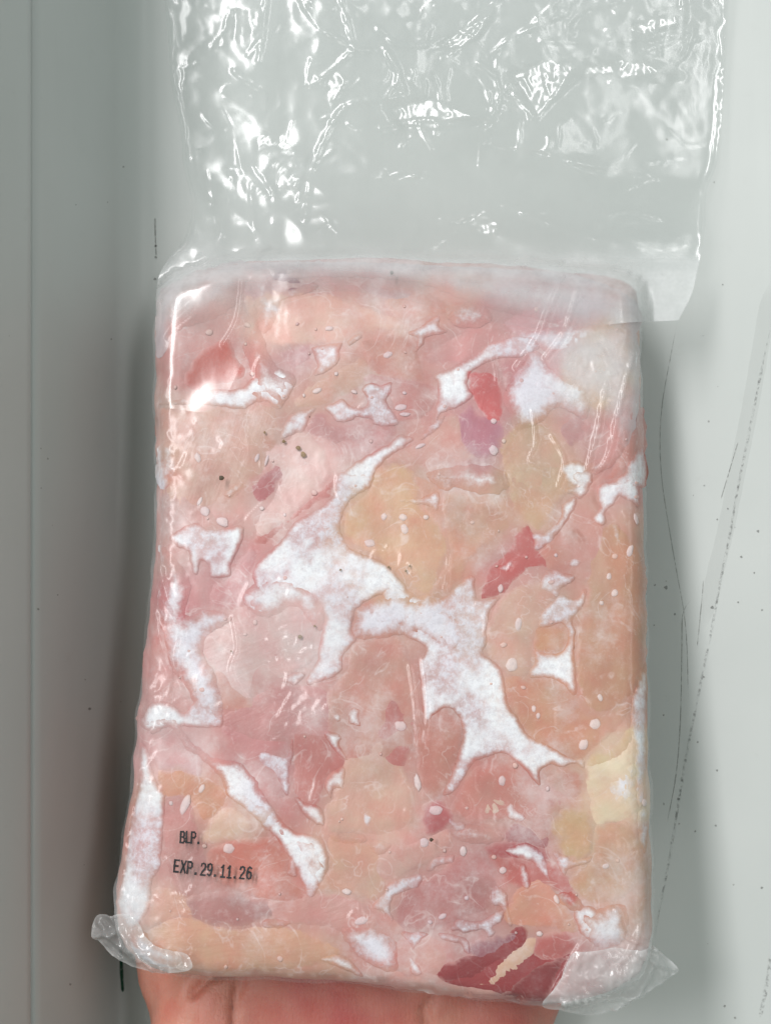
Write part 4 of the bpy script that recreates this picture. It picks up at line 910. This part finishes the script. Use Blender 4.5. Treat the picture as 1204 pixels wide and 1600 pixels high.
    milk = 0.26 * smooth((P[:, 1] - 385) / 40) * (0.5 + 0.5 * smooth((P[:, 0] - 350) / 250)) + 0.30 * gauss(P, 275, 450, 70) + 0.08 * gauss(P, 430, 300, 90) + 0.06 * smooth((180 - P[:, 1]) / 150)
    milk = milk * (1 - 0.9 * smooth((P[:, 1] - 460) / 50) * smooth((480 - P[:, 0]) / 80))
    milk = milk + 0.28 * np.exp(-((P[:, 1] - 418) / 26) ** 2) * (0.7 + 0.8 * gnoise(P[:, 0] / 40, P[:, 1] / 25, 6))
    milk = milk + 0.22 * smooth((P[:, 0] - 860) / 120) * smooth((P[:, 1] - 415) / 40)
    if not back:
        yb = np.interp(P[:, 0], bot_u[:, 0], bot_u[:, 1]); k = smooth((P[:, 0] - 930) / 50)
        milk = milk * (k + (1 - k) * smooth((yb - P[:, 1]) / 55))
    if back: milk = milk * 0.4
    mesh_obj(name, V, F, M_HEAD, bag, {'milk': milk})
header('open_top_front', 21, False)
header('open_top_back', 33, True)

# loose film ears at the bottom corners and a fold of film at the lower right
def ear(poly, zc, seed, amp, milk, name='corner_flap', label=None, folds=()):
    poly = spline(poly, 3)
    P, F, d = grid_fill(poly, 2.6)
    zt = np.full(len(P), zc); ins = inside(P, OUT)
    zt = np.where(ins, np.maximum(zt, look(TABF, P[:, 0], P[:, 1]) + 0.0016), zt)
    dO = seg_dist(P, OUT); zt = np.where(ins, zt, zt - 0.00004 * dO)
    k = crumple(P[:, 0] / 34, P[:, 1] / 34, seed, 3)
    for f in folds: k = k + 1.1 * np.maximum(0, 1 - seg_dist(P, spline(f, 3, False), False) / 8)
    z = zt + amp * k
    x, y = unproj(P[:, 0], P[:, 1], zt)
    V = np.stack([x, y, z], 1)
    mesh_obj(name, V, [tuple(f) for f in F], M_HEAD, bag, {'milk': np.full(len(P), milk) + 0.2 * (1 - smooth(d / 6))}, label=label)
ear([(152,1430),(144,1458),(158,1472),(172,1488),(196,1504),(226,1514),(262,1520),(300,1512),(290,1490),(250,1480),(228,1462),(216,1440),(200,1428),(176,1428)], 0.046, 5, 0.0013, 0.30,
    folds=[[(156,1440),(178,1466),(216,1500)],[(176,1430),(200,1470),(240,1512)],[(150,1460),(180,1456)]])
ear([(1019,1476),(1036,1492),(1058,1512),(1046,1526),(1018,1544),(1000,1556),(968,1572),(930,1586),(884,1580),(846,1570),(872,1534),(892,1490),(920,1486),(960,1480),(1000,1484)], 0.047, 9, 0.0014, 0.36,
    folds=[[(1022,1482),(1040,1520)],[(1000,1490),(1050,1512)],[(960,1575),(1000,1540),(1020,1500)],[(880,1570),(940,1560),(1000,1550)]])

# print on the front film: stroke letters laid onto it
GL = {'E': [[(0,0),(0,1)],[(0,0),(.9,0)],[(0,.5),(.75,.5)],[(0,1),(.9,1)]], 'X': [[(0,0),(.95,1)],[(.95,0),(0,1)]], 'P': [[(0,1),(0,0),(.6,0),(.9,.12),(.92,.38),(.65,.52),(0,.52)]],
      'B': [[(0,0),(0,1),(.65,1),(.92,.86),(.9,.6),(.6,.48),(0,.48)],[(.6,.48),(.85,.34),(.82,.1),(.6,0),(0,0)]], 'L': [[(0,0),(0,1),(.85,1)]], '.': [[(.3,.93),(.42,.93),(.42,1),(.3,1),(.3,.93)]],
      '2': [[(0,.22),(.1,.05),(.45,-.01),(.8,.06),(.9,.27),(.75,.48),(.3,.72),(0,1),(.92,1)]], '9': [[(.9,.3),(.78,.06),(.45,0),(.1,.08),(0,.3),(.12,.52),(.45,.58),(.8,.5),(.9,.3),(.88,.6),(.7,.92),(.4,1),(.08,.92)]],
      '1': [[(.12,.2),(.48,0),(.48,1)],[(.1,1),(.88,1)]], '6': [[(.85,.1),(.5,0),(.2,.12),(.02,.45),(.02,.75),(.15,.95),(.48,1),(.82,.93),(.92,.7),(.8,.48),(.45,.42),(.12,.52),(.02,.72)]]}
def ink(text, x0, y0, adv, w, h, ang, sw, name, bow=0.0):
    V = []; F = []; ca, sa = math.cos(math.radians(ang)), math.sin(math.radians(ang))
    for k, ch in enumerate(text):
        jx, jy = rng.uniform(-.5, .5), rng.uniform(-.6, .6) + bow * math.sin(k / max(1, len(text) - 1) * math.pi)
        for st in GL[ch]:
            p = np.array(st, float) * (w, h) + (k * adv + jx, jy)
            q = np.stack([x0 + p[:, 0] * ca - p[:, 1] * sa, y0 + p[:, 0] * sa + p[:, 1] * ca], 1)
            for a, b in zip(q[:-1], q[1:]):
                n = max(2, int(np.hypot(*(b - a)) / 1.6)); t = np.linspace(0, 1, n)[:, None]; c = a + (b - a) * t
                dr = (b - a) / (np.hypot(*(b - a)) + 1e-9); c[0] -= dr * sw * .45; c[-1] += dr * sw * .45
                nn = np.array([-dr[1], dr[0]]) * sw * 0.5
                wv = (1 + 0.65 * gnoise(c[:, 0] / 1.9, c[:, 1] / 1.9, 3))[:, None]
                o = len(V); V += list(c + nn * wv) + list(c - nn * wv)
                F += [(o + i, o + i + 1, o + n + i + 1, o + n + i) for i in range(n - 1)]
    V = lay(np.array(V), 0.00125, TABF)
    mesh_obj(name, V, F, M_INK, bag, label='black printed line "%s"' % text)
ink('BLP.', 284.5, 1297, 8.6, 6.6, 17.0, 3, 2.7, 'printed_text')
ink('EXP.29.11.26', 275.5, 1341.5, 10.25, 7.2, 18.0, 5.6, 2.9, 'printed_text', 1.0)
for p in ((347, 747, 4.0), (612, 428, 3.0), (673, 1310, 3.2)): bead('dirt_speck', *p, 0.0012, M_SPECK, bag, TABF)
for p in ((466, 700, 5), (474, 710, 5.5), (444, 690, 3.5), (414, 676, 3), (469, 994, 4.5), (492, 978, 3), (607, 886, 3), (634, 892, 3), (640, 884, 2.5), (532, 890, 2.5), (362, 1017, 2)):
    bead('brown_speck', p[0], p[1], p[2] * 0.75, 0.0007, M_BROWN, block)

# ------------------------------------------------------------------ the hand below the bottom end
def tube(rings, n=22):
    """rings: centre, half-width vector, half-height vector -> closed loft"""
    V = []; F = []
    for c, u, v in rings:
        for k in range(n):
            a = 2 * math.pi * k / n; V.append(np.array(c) + np.array(u) * math.cos(a) + np.array(v) * math.sin(a))
    m = len(rings)
    for r in range(m - 1):
        for k in range(n):
            F.append((r * n + k, r * n + (k + 1) % n, (r + 1) * n + (k + 1) % n, (r + 1) * n + k))
    F.append(tuple(range(n))[::-1]); F.append(tuple((m - 1) * n + k for k in range(n)))
    return V, F
def chain(pts, rad, flat=0.92):
    """finger: rings along a bent line, rounded ends"""
    P = spline(pts, 0.004, False) if False else np.array(pts, float)
    t = np.linspace(0, 1, len(P)); tt = np.linspace(0, 1, 26)
    C = np.stack([np.interp(tt, t, P[:, i]) for i in range(3)], 1)
    for _ in range(3): C[1:-1] = (C[:-2] + 2 * C[1:-1] + C[2:]) / 4
    R = np.interp(tt, np.linspace(0, 1, len(rad)), rad)
    rings = []
    for i in range(len(C)):
        d = C[min(i + 1, len(C) - 1)] - C[max(i - 1, 0)]; d /= np.linalg.norm(d)
        u = np.cross(d, (0, 0, 1)); u /= np.linalg.norm(u); v = np.cross(u, d)
        k = 1.0 if i < len(C) - 5 else math.sqrt(max(0.02, 1 - ((i - (len(C) - 5)) / 4.2) ** 2))
        rings.append((C[i], u * R[i] * k, v * R[i] * k * flat))
    return rings
hand_parts = []
YB = -0.112
def palm_ring(y, xc, hw, zc, hh): return ((xc, y, zc), (hw * HWK, 0, 0), (0, 0, hh))
hx = -0.0075; HWK = 1.105
hand_parts.append(tube([palm_ring(-0.34, hx + .004, .028, .019, .018), palm_ring(-0.24, hx + .004, .026, .018, .017), palm_ring(-0.178, hx + .003, .027, .0178, .0165), palm_ring(-0.150, hx + .001, .031, .0175, .0162),
    palm_ring(-0.132, hx, .0375, .0175, .0162), palm_ring(-0.120, hx, .0432, .0172, .0160), palm_ring(-0.112, hx, .0462, .0168, .0152), palm_ring(-0.104, hx, .0474, .0160, .0146), palm_ring(-0.090, hx + .001, .0460, .0150, .0138), palm_ring(-0.075, hx + .002, .0430, .0135, .0118), palm_ring(-0.066, hx + .003, .038, .0125, .0095)], 36))
# thenar and hypothenar cushions
hand_parts.append(tube(chain([(hx - .016, -.168, .020), (hx - .028, -.140, .022), (hx - .033, -.118, .0205), (hx - .030, -.098, .017)], [.012, .0155, .0150, .010]), 20))
hand_parts.append(tube(chain([(hx + .018, -.168, .020), (hx + .027, -.140, .0205), (hx + .031, -.118, .0190), (hx + .030, -.092, .0155)], [.012, .0145, .0145, .010]), 20))
# fingers run up below the slab, thumb along its left side underneath
for fx, y1, y2, y3, r in ((-.031, -.040, -.017, .002, .0078), (-.0105, -.035, -.008, .014, .0082), (.0105, -.038, -.012, .008, .0078), (.0295, -.048, -.029, -.013, .0068)):
    hand_parts.append(tube(chain([(hx + fx * .92, -.092, .0135), (hx + fx, -.070, .0128), (hx + fx * 1.05, y1, .0105), (hx + fx * 1.07, y2, .0088), (hx + fx * 1.05, y3, .0078)], [r * 1.12, r * 1.1, r, r * .93, r * .8]), 16))
hand_parts.append(tube(chain([(hx - .026, -.130, .020), (hx - .038, -.108, .0165), (hx - .044, -.086, .0135), (hx - .043, -.064, .0105), (hx - .039, -.048, .0090)], [.0125, .0112, .0095, .0092, .0078]), 18))
V = []; F = []
for v, f in hand_parts:
    o = len(V); V += [tuple(q) for q in v]; F += [tuple(i + o for i in g) for g in f]
me = bpy.data.meshes.new('hand_raw'); me.from_pydata(V, [], F); me.update()
tmp = bpy.data.objects.new('hand_raw', me); COL.objects.link(tmp)
rm = tmp.modifiers.new('r', 'REMESH'); rm.mode = 'VOXEL'; rm.voxel_size = 0.0013; rm.use_smooth_shade = True
sm = tmp.modifiers.new('s', 'SMOOTH'); sm.factor = 0.5; sm.iterations = 9
dg = bpy.context.evaluated_depsgraph_get(); ev = tmp.evaluated_get(dg); em = ev.to_mesh()
HV = np.zeros(len(em.vertices) * 3); em.vertices.foreach_get('co', HV); HV = HV.reshape(-1, 3)
HN = np.zeros(len(em.vertices) * 3); em.vertices.foreach_get('normal', HN); HN = HN.reshape(-1, 3)
HF = [tuple(p.vertices) for p in em.polygons]
ev.to_mesh_clear(); bpy.data.objects.remove(tmp); bpy.data.meshes.remove(me)
# creases across the palm
f = S * (D - HV[:, 2]) / D; hp = np.stack([602 + HV[:, 0] / f, 800 - HV[:, 1] / f], 1)
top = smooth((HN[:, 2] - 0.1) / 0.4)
for pts, dep, hw in (([(300,1552),(318,1534),(345,1518),(380,1500)],.0022,7),([(372,1500),(374,1530),(368,1560),(366,1620)],.0019,6),([(336,1500),(312,1540),(290,1600)],.0004,5),
                     ([(676,1560),(664,1580),(672,1620)],.0020,7),([(450,1520),(560,1570),(640,1640)],.0004,6),([(330,1545),(300,1590),(290,1640)],.0005,5),([(560,1530),(640,1560),(700,1620)],.0003,6)):
    dd = seg_dist(hp, spline(pts, 3, False), False)
    HV = HV - HN * (dep * np.exp(-(dd / hw) ** 2) * top)[:, None]
HV = HV + HN * (0.00022 * fbm(HV[:, 0] / .006, HV[:, 1] / .006, 61, 3))[:, None]
base = np.tile(lin((200, 140, 122)), (len(HV), 1))
red = 0.75 * np.exp(-((hp[:, 0] - 520) / 130) ** 2) + 0.55 * np.exp(-((hp[:, 0] - 790) / 100) ** 2) + 0.35 * fbm(hp[:, 0] / 60, hp[:, 1] / 60, 31, 3)
red = np.clip(red, 0, 1)[:, None] * top[:, None]
base = base * (1 - red) + lin((180, 86, 84)) * red
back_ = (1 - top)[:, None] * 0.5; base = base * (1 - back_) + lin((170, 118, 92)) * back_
mh = mesh_obj('hand', HV, HF, M_SKIN, None, {'Col': np.concatenate([base, np.ones((len(base), 1))], 1)})
mh['label'] = 'bare open palm under the bottom end of the bag'; mh['category'] = 'hand'
print('hand', HV.min(0), HV.max(0))
